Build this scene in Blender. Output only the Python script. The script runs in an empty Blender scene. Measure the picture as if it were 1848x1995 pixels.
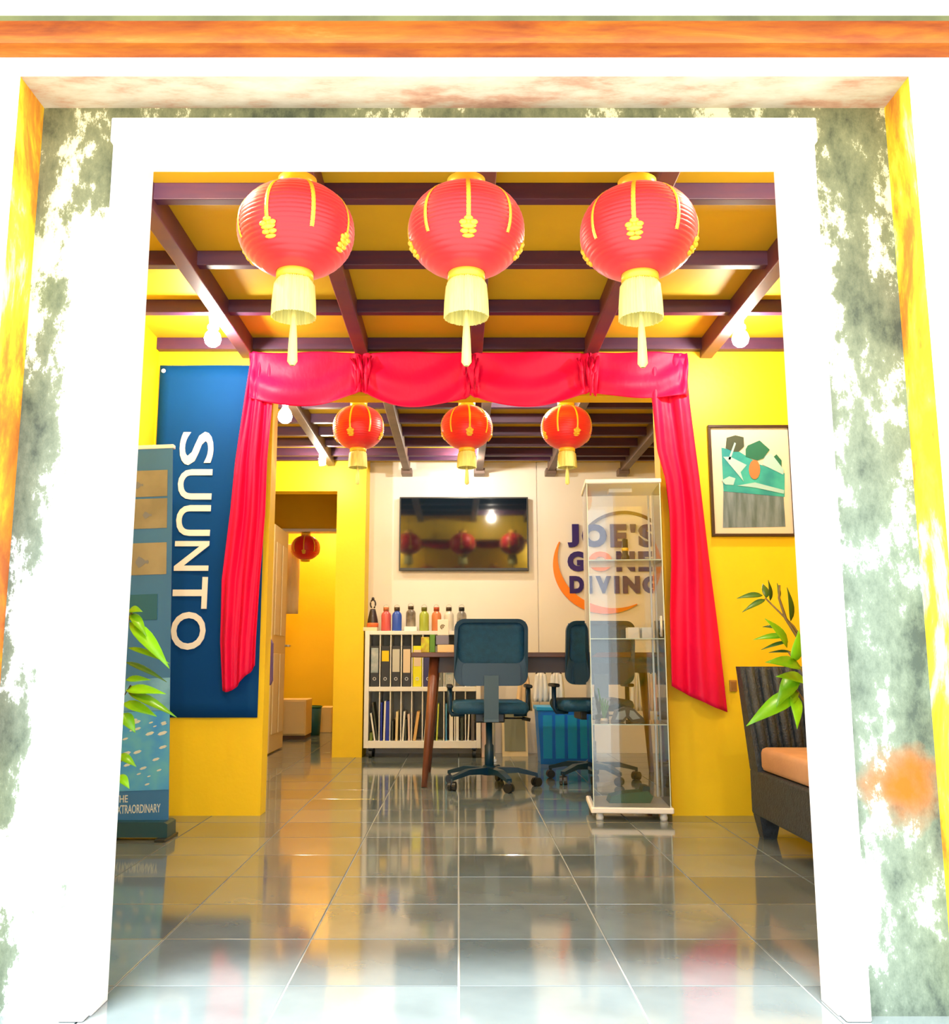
import bpy, bmesh, math, random
from mathutils import Vector, Matrix
random.seed(7)
C = bpy.context.scene.collection
S = bpy.context.scene
PI = math.pi

# ------------------------------------------------------------------ camera
F_PX, CX, CY = 1807.0, 893.0, 997.5
TILT = math.radians(9.05)
CAM_Z = 0.75
cam = bpy.data.cameras.new('camera')
cam.sensor_fit = 'HORIZONTAL'; cam.sensor_width = 36.0
cam.lens = 36.0 * F_PX / 1848.0
cam.shift_x = (924.0 - CX) / 1848.0
cam.clip_start = 0.05; cam.clip_end = 200
camo = bpy.data.objects.new('camera', cam); C.objects.link(camo)
camo.location = (0, 0, CAM_Z); camo.rotation_euler = (PI / 2 + TILT, 0, 0)
S.camera = camo
# ------------------------------------------------------------------ world, exposure
SKY_STRENGTH = 1.8
BULB = 42.0
SUN_ELEV, SUN_AZ, SUN_STRENGTH = math.radians(78), math.radians(20), 11.0    # high sun behind the camera, a little from the left
w = bpy.data.worlds.new('world'); S.world = w; w.use_nodes = True
bg = w.node_tree.nodes['Background']
bg.inputs[0].default_value = (0.90, 0.96, 1.0, 1); bg.inputs[1].default_value = SKY_STRENGTH
S.view_settings.view_transform = 'Standard'; S.view_settings.look = 'None'
S.view_settings.gamma = 1.0; S.view_settings.use_curve_mapping = False
S.view_settings.exposure = 0.75
sund = bpy.data.lights.new('sun', 'SUN'); sund.energy = SUN_STRENGTH; sund.angle = math.radians(10.0); sund.color = (1.0, 0.97, 0.92)
suno = bpy.data.objects.new('sun', sund); C.objects.link(suno)
suno.rotation_euler = Vector((math.sin(SUN_AZ) * math.cos(SUN_ELEV), math.cos(SUN_AZ) * math.cos(SUN_ELEV), -math.sin(SUN_ELEV))).to_track_quat('-Z', 'Y').to_euler()
suno.location = (-2, -6, 8)


def at(px, py, Y):
    """world point seen at photo pixel (px,py) on the plane at distance Y"""
    dx = (px - CX) / F_PX; dz = -(py - CY) / F_PX
    f = math.cos(TILT) - dz * math.sin(TILT); u = math.sin(TILT) + dz * math.cos(TILT)
    t = Y / f
    return Vector((dx * t, Y, CAM_Z + u * t))


def X_(px, py, Y): return at(px, py, Y).x
def Z_(py, Y): return at(CX, py, Y).z


# ------------------------------------------------------------------ materials
MATS = {}


def mat(name, col, rough=0.6, metal=0.0, spec=0.5, noise=0.0, nscale=8.0, bump=0.0, bscale=60.0, rand=0.0, sheen=0.0,
        emit=None, estr=0.0, coat=0.0, trans=0.0, stretch=None, col2=None, ior=1.5):
    if name in MATS: return MATS[name]
    m = bpy.data.materials.new(name); m.use_nodes = True; MATS[name] = m
    nt = m.node_tree; b = nt.nodes['Principled BSDF']
    b.inputs['Base Color'].default_value = (*col, 1); b.inputs['Roughness'].default_value = rough
    b.inputs['Metallic'].default_value = metal; b.inputs['Specular IOR Level'].default_value = spec
    b.inputs['IOR'].default_value = ior
    if sheen: b.inputs['Sheen Weight'].default_value = sheen
    if coat: b.inputs['Coat Weight'].default_value = coat; b.inputs['Coat Roughness'].default_value = 0.08
    if trans: b.inputs['Transmission Weight'].default_value = trans
    if emit: b.inputs['Emission Color'].default_value = (*emit, 1); b.inputs['Emission Strength'].default_value = estr
    tc = nt.nodes.new('ShaderNodeTexCoord'); mp = nt.nodes.new('ShaderNodeMapping')
    nt.links.new(tc.outputs['Object'], mp.inputs['Vector'])
    if stretch: mp.inputs['Scale'].default_value = stretch
    last = None
    if noise or col2:
        n = nt.nodes.new('ShaderNodeTexNoise'); n.inputs['Scale'].default_value = nscale; n.inputs['Detail'].default_value = 5
        nt.links.new(mp.outputs[0], n.inputs['Vector'])
        mx = nt.nodes.new('ShaderNodeMix'); mx.data_type = 'RGBA'
        c2 = col2 if col2 else tuple(max(0, c * (1 - noise)) for c in col)
        mx.inputs[6].default_value = (*col, 1); mx.inputs[7].default_value = (*c2, 1)
        rp = nt.nodes.new('ShaderNodeMapRange'); rp.inputs[1].default_value = 0.35; rp.inputs[2].default_value = 0.68
        nt.links.new(n.outputs[0], rp.inputs[0]); nt.links.new(rp.outputs[0], mx.inputs[0])
        last = mx.outputs[2]
    if rand:
        oi = nt.nodes.new('ShaderNodeObjectInfo'); hs = nt.nodes.new('ShaderNodeHueSaturation')
        mr = nt.nodes.new('ShaderNodeMapRange'); mr.inputs[3].default_value = 1 - rand; mr.inputs[4].default_value = 1 + rand
        nt.links.new(oi.outputs['Random'], mr.inputs[0]); nt.links.new(mr.outputs[0], hs.inputs['Value'])
        if last: nt.links.new(last, hs.inputs['Color'])
        else: hs.inputs['Color'].default_value = (*col, 1)
        last = hs.outputs[0]
    if last: nt.links.new(last, b.inputs['Base Color'])
    if bump:
        n2 = nt.nodes.new('ShaderNodeTexNoise'); n2.inputs['Scale'].default_value = bscale; n2.inputs['Detail'].default_value = 3
        nt.links.new(mp.outputs[0], n2.inputs['Vector'])
        bp = nt.nodes.new('ShaderNodeBump'); bp.inputs['Strength'].default_value = bump; bp.inputs['Distance'].default_value = 0.01
        nt.links.new(n2.outputs[0], bp.inputs['Height']); nt.links.new(bp.outputs[0], b.inputs['Normal'])
    return m


def ramp_mat(name, stops, scale=4.0, rough=0.85, stretch=(1, 1, 1), detail=8, bump=0.25, dist=0.0, coords='Object', off=(0, 0, 0), nrough=0.65):
    """weathered paint: a noise driven ramp of paint colours"""
    if name in MATS: return MATS[name]
    m = bpy.data.materials.new(name); m.use_nodes = True; MATS[name] = m
    nt = m.node_tree; b = nt.nodes['Principled BSDF']; b.inputs['Roughness'].default_value = rough
    tc = nt.nodes.new('ShaderNodeTexCoord'); mp = nt.nodes.new('ShaderNodeMapping')
    mp.inputs['Scale'].default_value = stretch; mp.inputs['Location'].default_value = off
    nt.links.new(tc.outputs[coords], mp.inputs[0])
    n = nt.nodes.new('ShaderNodeTexNoise'); n.inputs['Scale'].default_value = scale; n.inputs['Detail'].default_value = detail
    n.inputs['Roughness'].default_value = nrough; n.inputs['Distortion'].default_value = dist
    nt.links.new(mp.outputs[0], n.inputs['Vector'])
    r = nt.nodes.new('ShaderNodeValToRGB'); e = r.color_ramp.elements
    e[0].position, e[0].color = stops[0][0], (*stops[0][1], 1); e[1].position, e[1].color = stops[-1][0], (*stops[-1][1], 1)
    for p, c in stops[1:-1]:
        q = e.new(p); q.color = (*c, 1)
    nt.links.new(n.outputs[0], r.inputs[0]); nt.links.new(r.outputs[0], b.inputs['Base Color'])
    bp = nt.nodes.new('ShaderNodeBump'); bp.inputs['Strength'].default_value = bump; bp.inputs['Distance'].default_value = 0.006
    nt.links.new(n.outputs[0], bp.inputs['Height']); nt.links.new(bp.outputs[0], b.inputs['Normal'])
    m['ramp'] = 1
    return m


def glass_mat(name, tint=(0.95, 0.99, 0.97), refl=1.0):
    m = bpy.data.materials.new(name); m.use_nodes = True; MATS[name] = m
    nt = m.node_tree; nt.nodes.remove(nt.nodes['Principled BSDF']); out = nt.nodes['Material Output']
    t = nt.nodes.new('ShaderNodeBsdfTransparent'); t.inputs[0].default_value = (*tint, 1)
    g = nt.nodes.new('ShaderNodeBsdfGlossy'); g.inputs['Roughness'].default_value = 0.02
    fr = nt.nodes.new('ShaderNodeFresnel'); fr.inputs[0].default_value = 1.5
    mx = nt.nodes.new('ShaderNodeMixShader')
    nt.links.new(fr.outputs[0], mx.inputs[0]); nt.links.new(t.outputs[0], mx.inputs[1]); nt.links.new(g.outputs[0], mx.inputs[2])
    nt.links.new(mx.outputs[0], out.inputs[0])
    return m


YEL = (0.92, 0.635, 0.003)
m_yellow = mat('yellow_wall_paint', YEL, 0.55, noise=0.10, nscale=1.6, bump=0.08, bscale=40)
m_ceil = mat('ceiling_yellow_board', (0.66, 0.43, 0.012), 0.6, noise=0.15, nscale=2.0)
m_joist = mat('dark_joist_paint', (0.045, 0.012, 0.055), 0.5, noise=0.4, nscale=6, stretch=(1, 6, 6), col2=(0.07, 0.015, 0.05))
m_beam = mat('beam_brown_paint', (0.15, 0.045, 0.045), 0.5, noise=0.4, nscale=5, col2=(0.09, 0.03, 0.08))
m_white = mat('white_paint', (0.84, 0.84, 0.83), 0.5, noise=0.05, nscale=3)
m_facade = mat('facade_white_plaster', (0.86, 0.86, 0.84), 0.8, noise=0.06, nscale=2, bump=0.2, bscale=25)
m_frame = mat('door_frame_white_gloss', (0.86, 0.87, 0.88), 0.35, noise=0.04, nscale=5)
m_backwall = mat('cream_white_wall', (0.84, 0.80, 0.74), 0.55, noise=0.05, nscale=2)
m_soffit = ramp_mat('soffit_peeling', [(0.30, (0.25, 0.10, 0.06)), (0.42, (0.48, 0.28, 0.18)), (0.50, (0.52, 0.44, 0.32)), (0.62, (0.62, 0.56, 0.44)), (0.75, (0.75, 0.72, 0.62))], 2.6, stretch=(1.2, 3.0, 2), dist=0.0, detail=12)
m_reveal = ramp_mat('reveal_ochre_worn', [(0.30, (0.40, 0.09, 0.01)), (0.42, (0.68, 0.24, 0.01)), (0.50, (0.78, 0.50, 0.01)), (0.58, (0.84, 0.74, 0.05)), (0.66, (0.86, 0.84, 0.60))], 3.0, stretch=(2, 2, 0.9), dist=0.5)
m_mould = ramp_mat('orange_moulding_paint', [(0.25, (0.12, 0.015, 0.0)), (0.45, (0.30, 0.06, 0.0)), (0.60, (0.38, 0.11, 0.0)), (0.80, (0.55, 0.24, 0.04))], 3.5, stretch=(0.8, 5, 5), dist=0.4)
m_mouldtop = mat('moulding_moss_edge', (0.10, 0.11, 0.03), 0.9, noise=0.5, nscale=9)
m_tile = mat('dark_grey_floor_tile', (0.15, 0.19, 0.20), 0.08, spec=0.6, noise=0.30, nscale=3.5, rand=0.20, ior=2.2)
m_grout = mat('pale_grout', (0.42, 0.45, 0.43), 0.8)
m_street = mat('street_concrete', (0.42, 0.41, 0.39), 0.9, noise=0.25, nscale=1.5)
m_red = mat('lantern_red_silk', (0.80, 0.012, 0.02), 0.38, sheen=0.25, noise=0.12, nscale=4)
m_gold = mat('lantern_gold', (0.90, 0.56, 0.05), 0.35, metal=0.15)
m_fringe = mat('yellow_fringe', (0.94, 0.88, 0.28), 0.6, noise=0.2, nscale=40, stretch=(6, 6, 0.4))
m_curtain = mat('red_satin', (0.80, 0.0, 0.065), 0.55, spec=0.3, noise=0.12, nscale=5, bump=0.55, bscale=16, stretch=(1.0, 1.0, 0.55))
m_navy = mat('banner_navy', (0.0, 0.055, 0.23), 0.75, spec=0.15, noise=0.12, nscale=2)
m_bwhite = mat('banner_white_print', (0.82, 0.80, 0.74), 0.5)
m_plastic = mat('white_plastic', (0.85, 0.85, 0.83), 0.35)
m_black = mat('black_plastic', (0.012, 0.016, 0.02), 0.35)
m_mesh = mat('office_chair_blue_mesh', (0.002, 0.075, 0.17), 0.6, noise=0.25, nscale=30, bump=0.3, bscale=220)
m_chairpl = mat('office_chair_plastic', (0.003, 0.038, 0.085), 0.35)
m_desk = mat('desk_dark_wood', (0.12, 0.045, 0.022), 0.35, noise=0.4, nscale=7, stretch=(0.6, 5, 5))
m_leg = mat('desk_leg_wood', (0.22, 0.07, 0.035), 0.4, noise=0.4, nscale=7, stretch=(5, 5, 0.5))
m_glass = glass_mat('clear_glass', (0.985, 0.995, 0.99))
m_rattan = mat('dark_rattan', (0.035, 0.048, 0.062), 0.5, noise=0.45, nscale=40, bump=0.5, bscale=120)
m_cushion = mat('tan_cushion', (0.55, 0.30, 0.15), 0.8, noise=0.12, nscale=10, bump=0.15, bscale=160)
m_leaf = mat('leaf_bright_green', (0.20, 0.56, 0.008), 0.3, noise=0.35, nscale=9, rand=0.35)
m_leafd = mat('leaf_dark_green', (0.045, 0.13, 0.012), 0.4, noise=0.35, nscale=9, rand=0.3)
m_stem = mat('plant_stem', (0.16, 0.10, 0.02), 0.6)
m_pot = mat('terracotta_pot', (0.34, 0.12, 0.06), 0.7, noise=0.2, nscale=6)
m_soil = mat('soil', (0.03, 0.02, 0.012), 0.95, bump=0.6, bscale=50)

# recess wall: white paint with grey-green weathering and one rust stain
m_recess = ramp_mat('entrance_weathered_plaster', [(0.36, (0.06, 0.075, 0.06)), (0.44, (0.13, 0.15, 0.11)), (0.535, (0.21, 0.23, 0.17)), (0.565, (0.70, 0.72, 0.68)), (0.8, (0.86, 0.86, 0.84))], 5.5, stretch=(1.3, 1, 0.75), detail=15, dist=0.0, nrough=0.74)
nt = m_recess.node_tree; b_ = nt.nodes['Principled BSDF']
tc = nt.nodes.new('ShaderNodeTexCoord'); vd = nt.nodes.new('ShaderNodeVectorMath'); vd.operation = 'DISTANCE'
rs = at(1760, 1530, 2.12); vd.inputs[1].default_value = rs
nz = nt.nodes.new('ShaderNodeTexNoise'); nz.inputs['Scale'].default_value = 18; nz.inputs['Detail'].default_value = 6
sub = nt.nodes.new('ShaderNodeMath'); sub.operation = 'MULTIPLY_ADD'; sub.inputs[1].default_value = 0.10
mr = nt.nodes.new('ShaderNodeMapRange'); mr.inputs[1].default_value = 0.155; mr.inputs[2].default_value = 0.075
nt.links.new(tc.outputs['Object'], vd.inputs[0]); nt.links.new(tc.outputs['Object'], nz.inputs['Vector'])
nt.links.new(nz.outputs[0], sub.inputs[0]); nt.links.new(vd.outputs['Value'], sub.inputs[2]); nt.links.new(sub.outputs[0], mr.inputs[0])
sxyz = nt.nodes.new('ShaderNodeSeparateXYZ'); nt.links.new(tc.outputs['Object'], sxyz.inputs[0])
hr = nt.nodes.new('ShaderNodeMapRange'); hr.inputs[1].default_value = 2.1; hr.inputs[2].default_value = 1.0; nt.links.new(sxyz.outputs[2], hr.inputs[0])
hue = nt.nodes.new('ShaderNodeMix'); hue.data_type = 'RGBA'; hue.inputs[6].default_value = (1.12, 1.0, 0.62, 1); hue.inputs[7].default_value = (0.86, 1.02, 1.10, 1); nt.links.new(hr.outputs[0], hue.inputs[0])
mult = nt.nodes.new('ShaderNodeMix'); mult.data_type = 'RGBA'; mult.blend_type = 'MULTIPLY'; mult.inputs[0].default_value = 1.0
mx1 = nt.nodes.new('ShaderNodeMapRange'); mx1.inputs[1].default_value = -0.98; mx1.inputs[2].default_value = -0.91; nt.links.new(sxyz.outputs[0], mx1.inputs[0])
mx2 = nt.nodes.new('ShaderNodeMapRange'); mx2.inputs[1].default_value = 0.0; mx2.inputs[2].default_value = -0.2; nt.links.new(sxyz.outputs[0], mx2.inputs[0])
mx3 = nt.nodes.new('ShaderNodeMapRange'); mx3.inputs[1].default_value = 1.92; mx3.inputs[2].default_value = 1.72; nt.links.new(sxyz.outputs[2], mx3.inputs[0])
pr1 = nt.nodes.new('ShaderNodeMath'); pr1.operation = 'MULTIPLY'; nt.links.new(mx1.outputs[0], pr1.inputs[0]); nt.links.new(mx2.outputs[0], pr1.inputs[1])
pr2 = nt.nodes.new('ShaderNodeMath'); pr2.operation = 'MULTIPLY'; nt.links.new(pr1.outputs[0], pr2.inputs[0]); nt.links.new(mx3.outputs[0], pr2.inputs[1])
rmp = [n for n in nt.nodes if n.type == 'VALTORGB'][0]; nsrc = rmp.inputs[0].links[0].from_socket
bia = nt.nodes.new('ShaderNodeMath'); bia.operation = 'MULTIPLY_ADD'; bia.inputs[1].default_value = 0.17
nt.links.new(pr2.outputs[0], bia.inputs[0]); nt.links.new(nsrc, bia.inputs[2]); nt.links.new(bia.outputs[0], rmp.inputs[0])
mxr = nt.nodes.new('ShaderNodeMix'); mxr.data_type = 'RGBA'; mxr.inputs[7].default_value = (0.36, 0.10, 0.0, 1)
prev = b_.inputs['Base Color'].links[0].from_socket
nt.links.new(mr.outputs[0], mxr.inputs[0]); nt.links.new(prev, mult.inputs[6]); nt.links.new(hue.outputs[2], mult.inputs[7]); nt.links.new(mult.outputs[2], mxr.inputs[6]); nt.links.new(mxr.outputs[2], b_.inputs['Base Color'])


# ------------------------------------------------------------------ mesh helpers
def box(bm, x0, x1, y0, y1, z0, z1, bev=0.0, mi=0):
    vs = [bm.verts.new(p) for p in ((x0, y0, z0), (x1, y0, z0), (x1, y1, z0), (x0, y1, z0), (x0, y0, z1), (x1, y0, z1), (x1, y1, z1), (x0, y1, z1))]
    fs = [bm.faces.new([vs[i] for i in q]) for q in ((0, 3, 2, 1), (4, 5, 6, 7), (0, 1, 5, 4), (1, 2, 6, 5), (2, 3, 7, 6), (3, 0, 4, 7))]
    for f in fs: f.material_index = mi
    if bev:
        es = list({e for f in fs for e in f.edges})
        bmesh.ops.bevel(bm, geom=es, offset=bev, segments=2, affect='EDGES', profile=0.5)
    return vs


def hexa(bm, pts, mi=0):
    """8 points: bottom loop then top loop"""
    vs = [bm.verts.new(p) for p in pts]
    for q in ((0, 3, 2, 1), (4, 5, 6, 7), (0, 1, 5, 4), (1, 2, 6, 5), (2, 3, 7, 6), (3, 0, 4, 7)):
        bm.faces.new([vs[i] for i in q]).material_index = mi


def tube(bm, pts, rad, seg=10, cap=True, mi=0):
    pts = [Vector(p) for p in pts]; n = len(pts)
    rads = rad if isinstance(rad, (list, tuple)) else [rad] * n
    rings = []
    for i, p in enumerate(pts):
        t = (pts[min(i + 1, n - 1)] - pts[max(i - 1, 0)]).normalized()
        a = Vector((0, 0, 1)) if abs(t.z) < 0.9 else Vector((1, 0, 0))
        u = t.cross(a).normalized(); v = t.cross(u)
        rings.append([bm.verts.new(p + (u * math.cos(2 * PI * k / seg) + v * math.sin(2 * PI * k / seg)) * rads[i]) for k in range(seg)])
    for i in range(n - 1):
        for k in range(seg):
            f = bm.faces.new((rings[i][k], rings[i][(k + 1) % seg], rings[i + 1][(k + 1) % seg], rings[i + 1][k])); f.smooth = True; f.material_index = mi
    if cap:
        bm.faces.new(rings[0][::-1]).material_index = mi; bm.faces.new(rings[-1]).material_index = mi


def lathe(bm, prof, seg=32, c=(0, 0, 0), smooth=True, mod=None, mi=0):
    """profile of (radius, z), revolved about z"""
    rings = []
    for r, z in prof:
        if r < 1e-6: rings.append([bm.verts.new((c[0], c[1], c[2] + z))]); continue
        rings.append([bm.verts.new((c[0] + (r + (mod(k, z) if mod else 0)) * math.cos(2 * PI * k / seg), c[1] + (r + (mod(k, z) if mod else 0)) * math.sin(2 * PI * k / seg), c[2] + z)) for k in range(seg)])
    for i in range(len(rings) - 1):
        a, b = rings[i], rings[i + 1]
        for k in range(seg):
            if len(a) == 1 and len(b) == 1: continue
            if len(a) == 1: f = bm.faces.new((a[0], b[(k + 1) % seg], b[k]))
            elif len(b) == 1: f = bm.faces.new((a[k], a[(k + 1) % seg], b[0]))
            else: f = bm.faces.new((a[k], a[(k + 1) % seg], b[(k + 1) % seg], b[k]))
            f.smooth = smooth; f.material_index = mi


def prism(bm, poly, y0, y1, mi=0):
    """polygon of (x,z) extruded along y"""
    a = [bm.verts.new((x, y0, z)) for x, z in poly]; b = [bm.verts.new((x, y1, z)) for x, z in poly]; n = len(poly)
    bm.faces.new(a).material_index = mi; bm.faces.new(b[::-1]).material_index = mi
    for i in range(n): bm.faces.new((a[i], b[i], b[(i + 1) % n], a[(i + 1) % n])).material_index = mi


def rrect(x0, x1, z0, z1, r, n=5):
    P = []
    for cx, cz, a0 in ((x1 - r, z1 - r, 0), (x0 + r, z1 - r, 90), (x0 + r, z0 + r, 180), (x1 - r, z0 + r, 270)):
        for i in range(n + 1):
            a = math.radians(a0 + 90 * i / n); P.append((cx + r * math.cos(a), cz + r * math.sin(a)))
    return P


def obj(name, bm, m, parent=None, loc=None, rot=None, smooth=False, label=None):
    me = bpy.data.meshes.new(name)
    bmesh.ops.recalc_face_normals(bm, faces=bm.faces)
    bm.to_mesh(me); bm.free()
    for x in (m if isinstance(m, (list, tuple)) else [m]): me.materials.append(x)
    if smooth:
        for p in me.polygons: p.use_smooth = True
    o = bpy.data.objects.new(name, me); C.objects.link(o)
    if parent: o.parent = parent
    if loc: o.location = loc
    if rot: o.rotation_euler = rot
    if label: o['label'] = label
    return o


def B(): return bmesh.new()


def bobj(name, m, x0, x1, y0, y1, z0, z1, parent=None, bev=0.0, label=None):
    b = B(); box(b, x0, x1, y0, y1, z0, z1, bev); return obj(name, b, m, parent, label=label)


def tag(o, label, cat, group=None):
    o['label'] = label; o['category'] = cat
    if group: o['group'] = group
    return o


def thing(name, label, cat, loc=(0, 0, 0), rz=0.0, group=None):
    o = bpy.data.objects.new(name, None); C.objects.link(o); o.empty_display_size = 0.1
    o.location = loc; o.rotation_euler = (0, 0, rz)
    return tag(o, label, cat, group)


def struct(o): o['kind'] = 'structure'; return o


def dup(root, loc, rz, label):
    r = root.copy(); C.objects.link(r); r.location = loc; r.rotation_euler = (0, 0, rz); r['label'] = label
    for ch in list(root.children):
        c = ch.copy(); C.objects.link(c); c.parent = r
        for g in list(ch.children):
            d = g.copy(); C.objects.link(d); d.parent = c
    return r


def text_bm(s, x0, x1, z0, z1, depth=0.006, bold=0.02, rot=0):
    """letters of s as a mesh fitted into the box x0..x1 by z0..z1, facing -y; rot turns the word in its plane"""
    cu = bpy.data.curves.new('t', 'FONT'); cu.body = s; cu.size = 1; cu.offset = bold; cu.extrude = 0.05; cu.resolution_u = 4
    o = bpy.data.objects.new('t', cu); C.objects.link(o)
    dg = bpy.context.evaluated_depsgraph_get(); me = bpy.data.meshes.new_from_object(o.evaluated_get(dg))
    bm = B(); bm.from_mesh(me)
    bpy.data.objects.remove(o); bpy.data.curves.remove(cu); bpy.data.meshes.remove(me)
    for v in bm.verts:
        x, y = v.co.x, v.co.y
        if rot: x, y = (x * math.cos(rot) - y * math.sin(rot), x * math.sin(rot) + y * math.cos(rot))
        v.co = Vector((x, -v.co.z, y))
    xs = [v.co.x for v in bm.verts]; zs = [v.co.z for v in bm.verts]; ys = [v.co.y for v in bm.verts]
    for v in bm.verts:
        v.co.x = x0 + (v.co.x - min(xs)) / (max(xs) - min(xs)) * (x1 - x0)
        v.co.z = z0 + (v.co.z - min(zs)) / (max(zs) - min(zs)) * (z1 - z0)
        v.co.y = (v.co.y - min(ys)) / (max(ys) - min(ys)) * depth
    return bm


# ------------------------------------------------------------------ setting
YF, YR, YD0, YD1 = 1.993, 2.12, 2.085, 2.20      # facade, recess wall, door frame front / back
XL, XR = -1.03, 1.058                              # recess sides
ZS = 2.105                                         # recess soffit
YP0, YP1 = 4.69, 4.82                              # partition
XWL, XWR = -1.575, 2.05                            # side walls
YBK = 7.75                                         # back wall
GZ = -0.62
ZC = 2.413

b = B()   # street facade around the recess; slots: plaster, ochre reveal, soffit
box(b, -4.5, XL, YF, YR + 0.02, GZ, 3.6); box(b, XR, 4.5, YF, YR + 0.02, GZ, 3.6); box(b, XL, XR, YF, YR + 0.02, ZS, 3.6)
b.faces.ensure_lookup_table()
for f in b.faces:
    c = f.calc_center_median(); n = f.normal; f.normal_update()
    if abs(f.normal.x) > 0.9 and (abs(c.x - XL) < 1e-3 or abs(c.x - XR) < 1e-3) and c.z < 2.0: f.material_index = 1
    if abs(f.normal.z) > 0.9 and abs(c.z - ZS) < 1e-3: f.material_index = 2
struct(obj('wall_front', b, [m_facade, m_reveal, m_soffit]))

# orange moulding along the facade
zb, zt = Z_(112, YF), Z_(47, YF)
b = B()
P = [(0, zb), (-0.012, zb), (-0.012, zb + 0.018), (-0.022, zb + 0.022), (-0.022, zt - 0.020), (-0.030, zt - 0.014), (-0.030, zt), (0, zt)]
for i in range(len(P)):
    (y0, z0), (y1, z1) = P[i], P[(i + 1) % len(P)]
    vs = [b.verts.new(p) for p in ((-4.5, YF + y0, z0), (4.5, YF + y0, z0), (4.5, YF + y1, z1), (-4.5, YF + y1, z1))]
    f = b.faces.new(vs); f.material_index = 1 if z0 > zt - 0.016 else 0
bmesh.ops.remove_doubles(b, verts=b.verts, dist=1e-5)
struct(obj('trim_1', b, [m_mould, m_mouldtop]))

# recess wall with the door opening
OX0, OX1, OZ = -0.786, 0.812, 1.992
b = B()
box(b, XWL - 0.3, OX0 - 0.003, YR, YD1, GZ, 2.7); box(b, OX1 + 0.003, XWR + 0.3, YR, YD1, GZ, 2.7); box(b, OX0 - 0.003, OX1 + 0.003, YR, YD1, OZ + 0.003, 2.7)
struct(obj('wall_entrance', b, m_recess))
bobj('inner_face', m_yellow, XWL, OX0 - 0.002, YD1, YD1 + 0.012, 0, ZC, bpy.data.objects['wall_entrance'])
bobj('inner_face', m_yellow, OX1 + 0.002, XWR, YD1, YD1 + 0.012, 0, ZC, bpy.data.objects['wall_entrance'])
bobj('inner_face', m_yellow, OX0 - 0.002, OX1 + 0.002, YD1, YD1 + 0.012, OZ + 0.002, ZC, bpy.data.objects['wall_entrance'])

# white door frame: casing boards and jamb linings
d1 = bpy.data.objects.new('door_1', None); C.objects.link(d1); struct(d1); d1['label'] = 'white painted door frame of the shop entrance'
CW = 0.054
bobj('casing', m_frame, OX0 - CW, OX0, YD0, YR + 0.01, 0.0, OZ + 0.06, d1, 0.004)
bobj('casing', m_frame, OX1, OX1 + CW, YD0, YR + 0.01, 0.0, OZ + 0.06, d1, 0.004)
bobj('casing', m_frame, OX0 - CW - 0.006, OX1 + CW + 0.006, YD0 - 0.004, YR + 0.01, OZ, OZ + 0.064, d1, 0.004)
bobj('jamb_lining', m_frame, OX0 - 0.012, OX0 + 0.004, YR, YD1 + 0.014, 0.0, OZ, d1, 0.002)
bobj('jamb_lining', m_frame, OX1 - 0.004, OX1 + 0.012, YR, YD1 + 0.014, 0.0, OZ, d1, 0.002)
bobj('jamb_lining', m_frame, OX0, OX1, YR, YD1 + 0.014, OZ - 0.006, OZ + 0.012, d1, 0.002)

# ground and floor
struct(bobj('ground', m_street, -15, 15, -25, 2.06, GZ - 0.2, GZ))
fl = struct(bobj('floor', m_grout, -4.0, 4.0, 2.06, 11.5, GZ, -0.004))
TX, TY = 0.40, 0.366
tb = B(); box(tb, 0.0022, TX - 0.0022, 0.0022, TY - 0.0022, -0.012, 0.0, 0.0012)
t0 = obj('floor_tile', tb, m_tile, fl)
first = True
ty0 = 2.306 - TY
for j in range(25):
    y = ty0 + j * TY
    for i in range(-6, 6):
        x = i * TX
        if y < 2.0 and False: continue
        yc = y + TY / 2
        if yc < 4.7 and not (XWL - TX < x and x < XWR): continue
        if yc > 4.7 and yc < 7.5 and not (XWL - TX < x and x < XWR): continue
        if yc > 7.75 and not (-2.45 < x < -0.9): continue
        o = t0 if first else t0.copy()
        if not first: C.objects.link(o); o.parent = fl
        first = False
        o.location = (x, y, 0)

# side walls, partition, back wall, passage
struct(bobj('wall_left', m_yellow, XWL - 0.12, XWL, YD1, YBK, 0, 2.7))
struct(bobj('wall_right', m_yellow, XWR, XWR + 0.12, YD1, YBK, 0, 2.7))
PX0, PX1, PZ = -0.966, 1.04, 2.112
b = B()
box(b, XWL, PX0, YP0, YP1, 0, ZC); box(b, PX1, XWR, YP0, YP1, 0, ZC); box(b, PX0, PX1, YP0, YP1, PZ, ZC)
struct(obj('wall_partition', b, m_yellow))
# back wall of the second room, with two white panels
wb = struct(bobj('wall_back', m_backwall, -0.98, XWR, YBK, YBK + 0.12, 0, 2.7))
xs = X_(1047, 1100, YBK)
bobj('wall_panel', m_backwall, -0.765, xs - 0.003, YBK - 0.012, YBK, 0.0, ZC, wb, 0.002)
bobj('wall_panel', m_backwall, xs + 0.003, XWR, YBK - 0.012, YBK, 0.0, ZC, wb, 0.002)
# yellow column and header over the passage
CX0, CX1, YC = -0.985, -0.752, 7.42
wp = B(); box(wp, CX0, CX1, YC, YBK + 0.1, 0, ZC); box(wp, XWL - 0.02, CX0, YC, YC + 0.14, Z_(957, YC), ZC)
struct(obj('wall_passage', wp, m_yellow))
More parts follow.
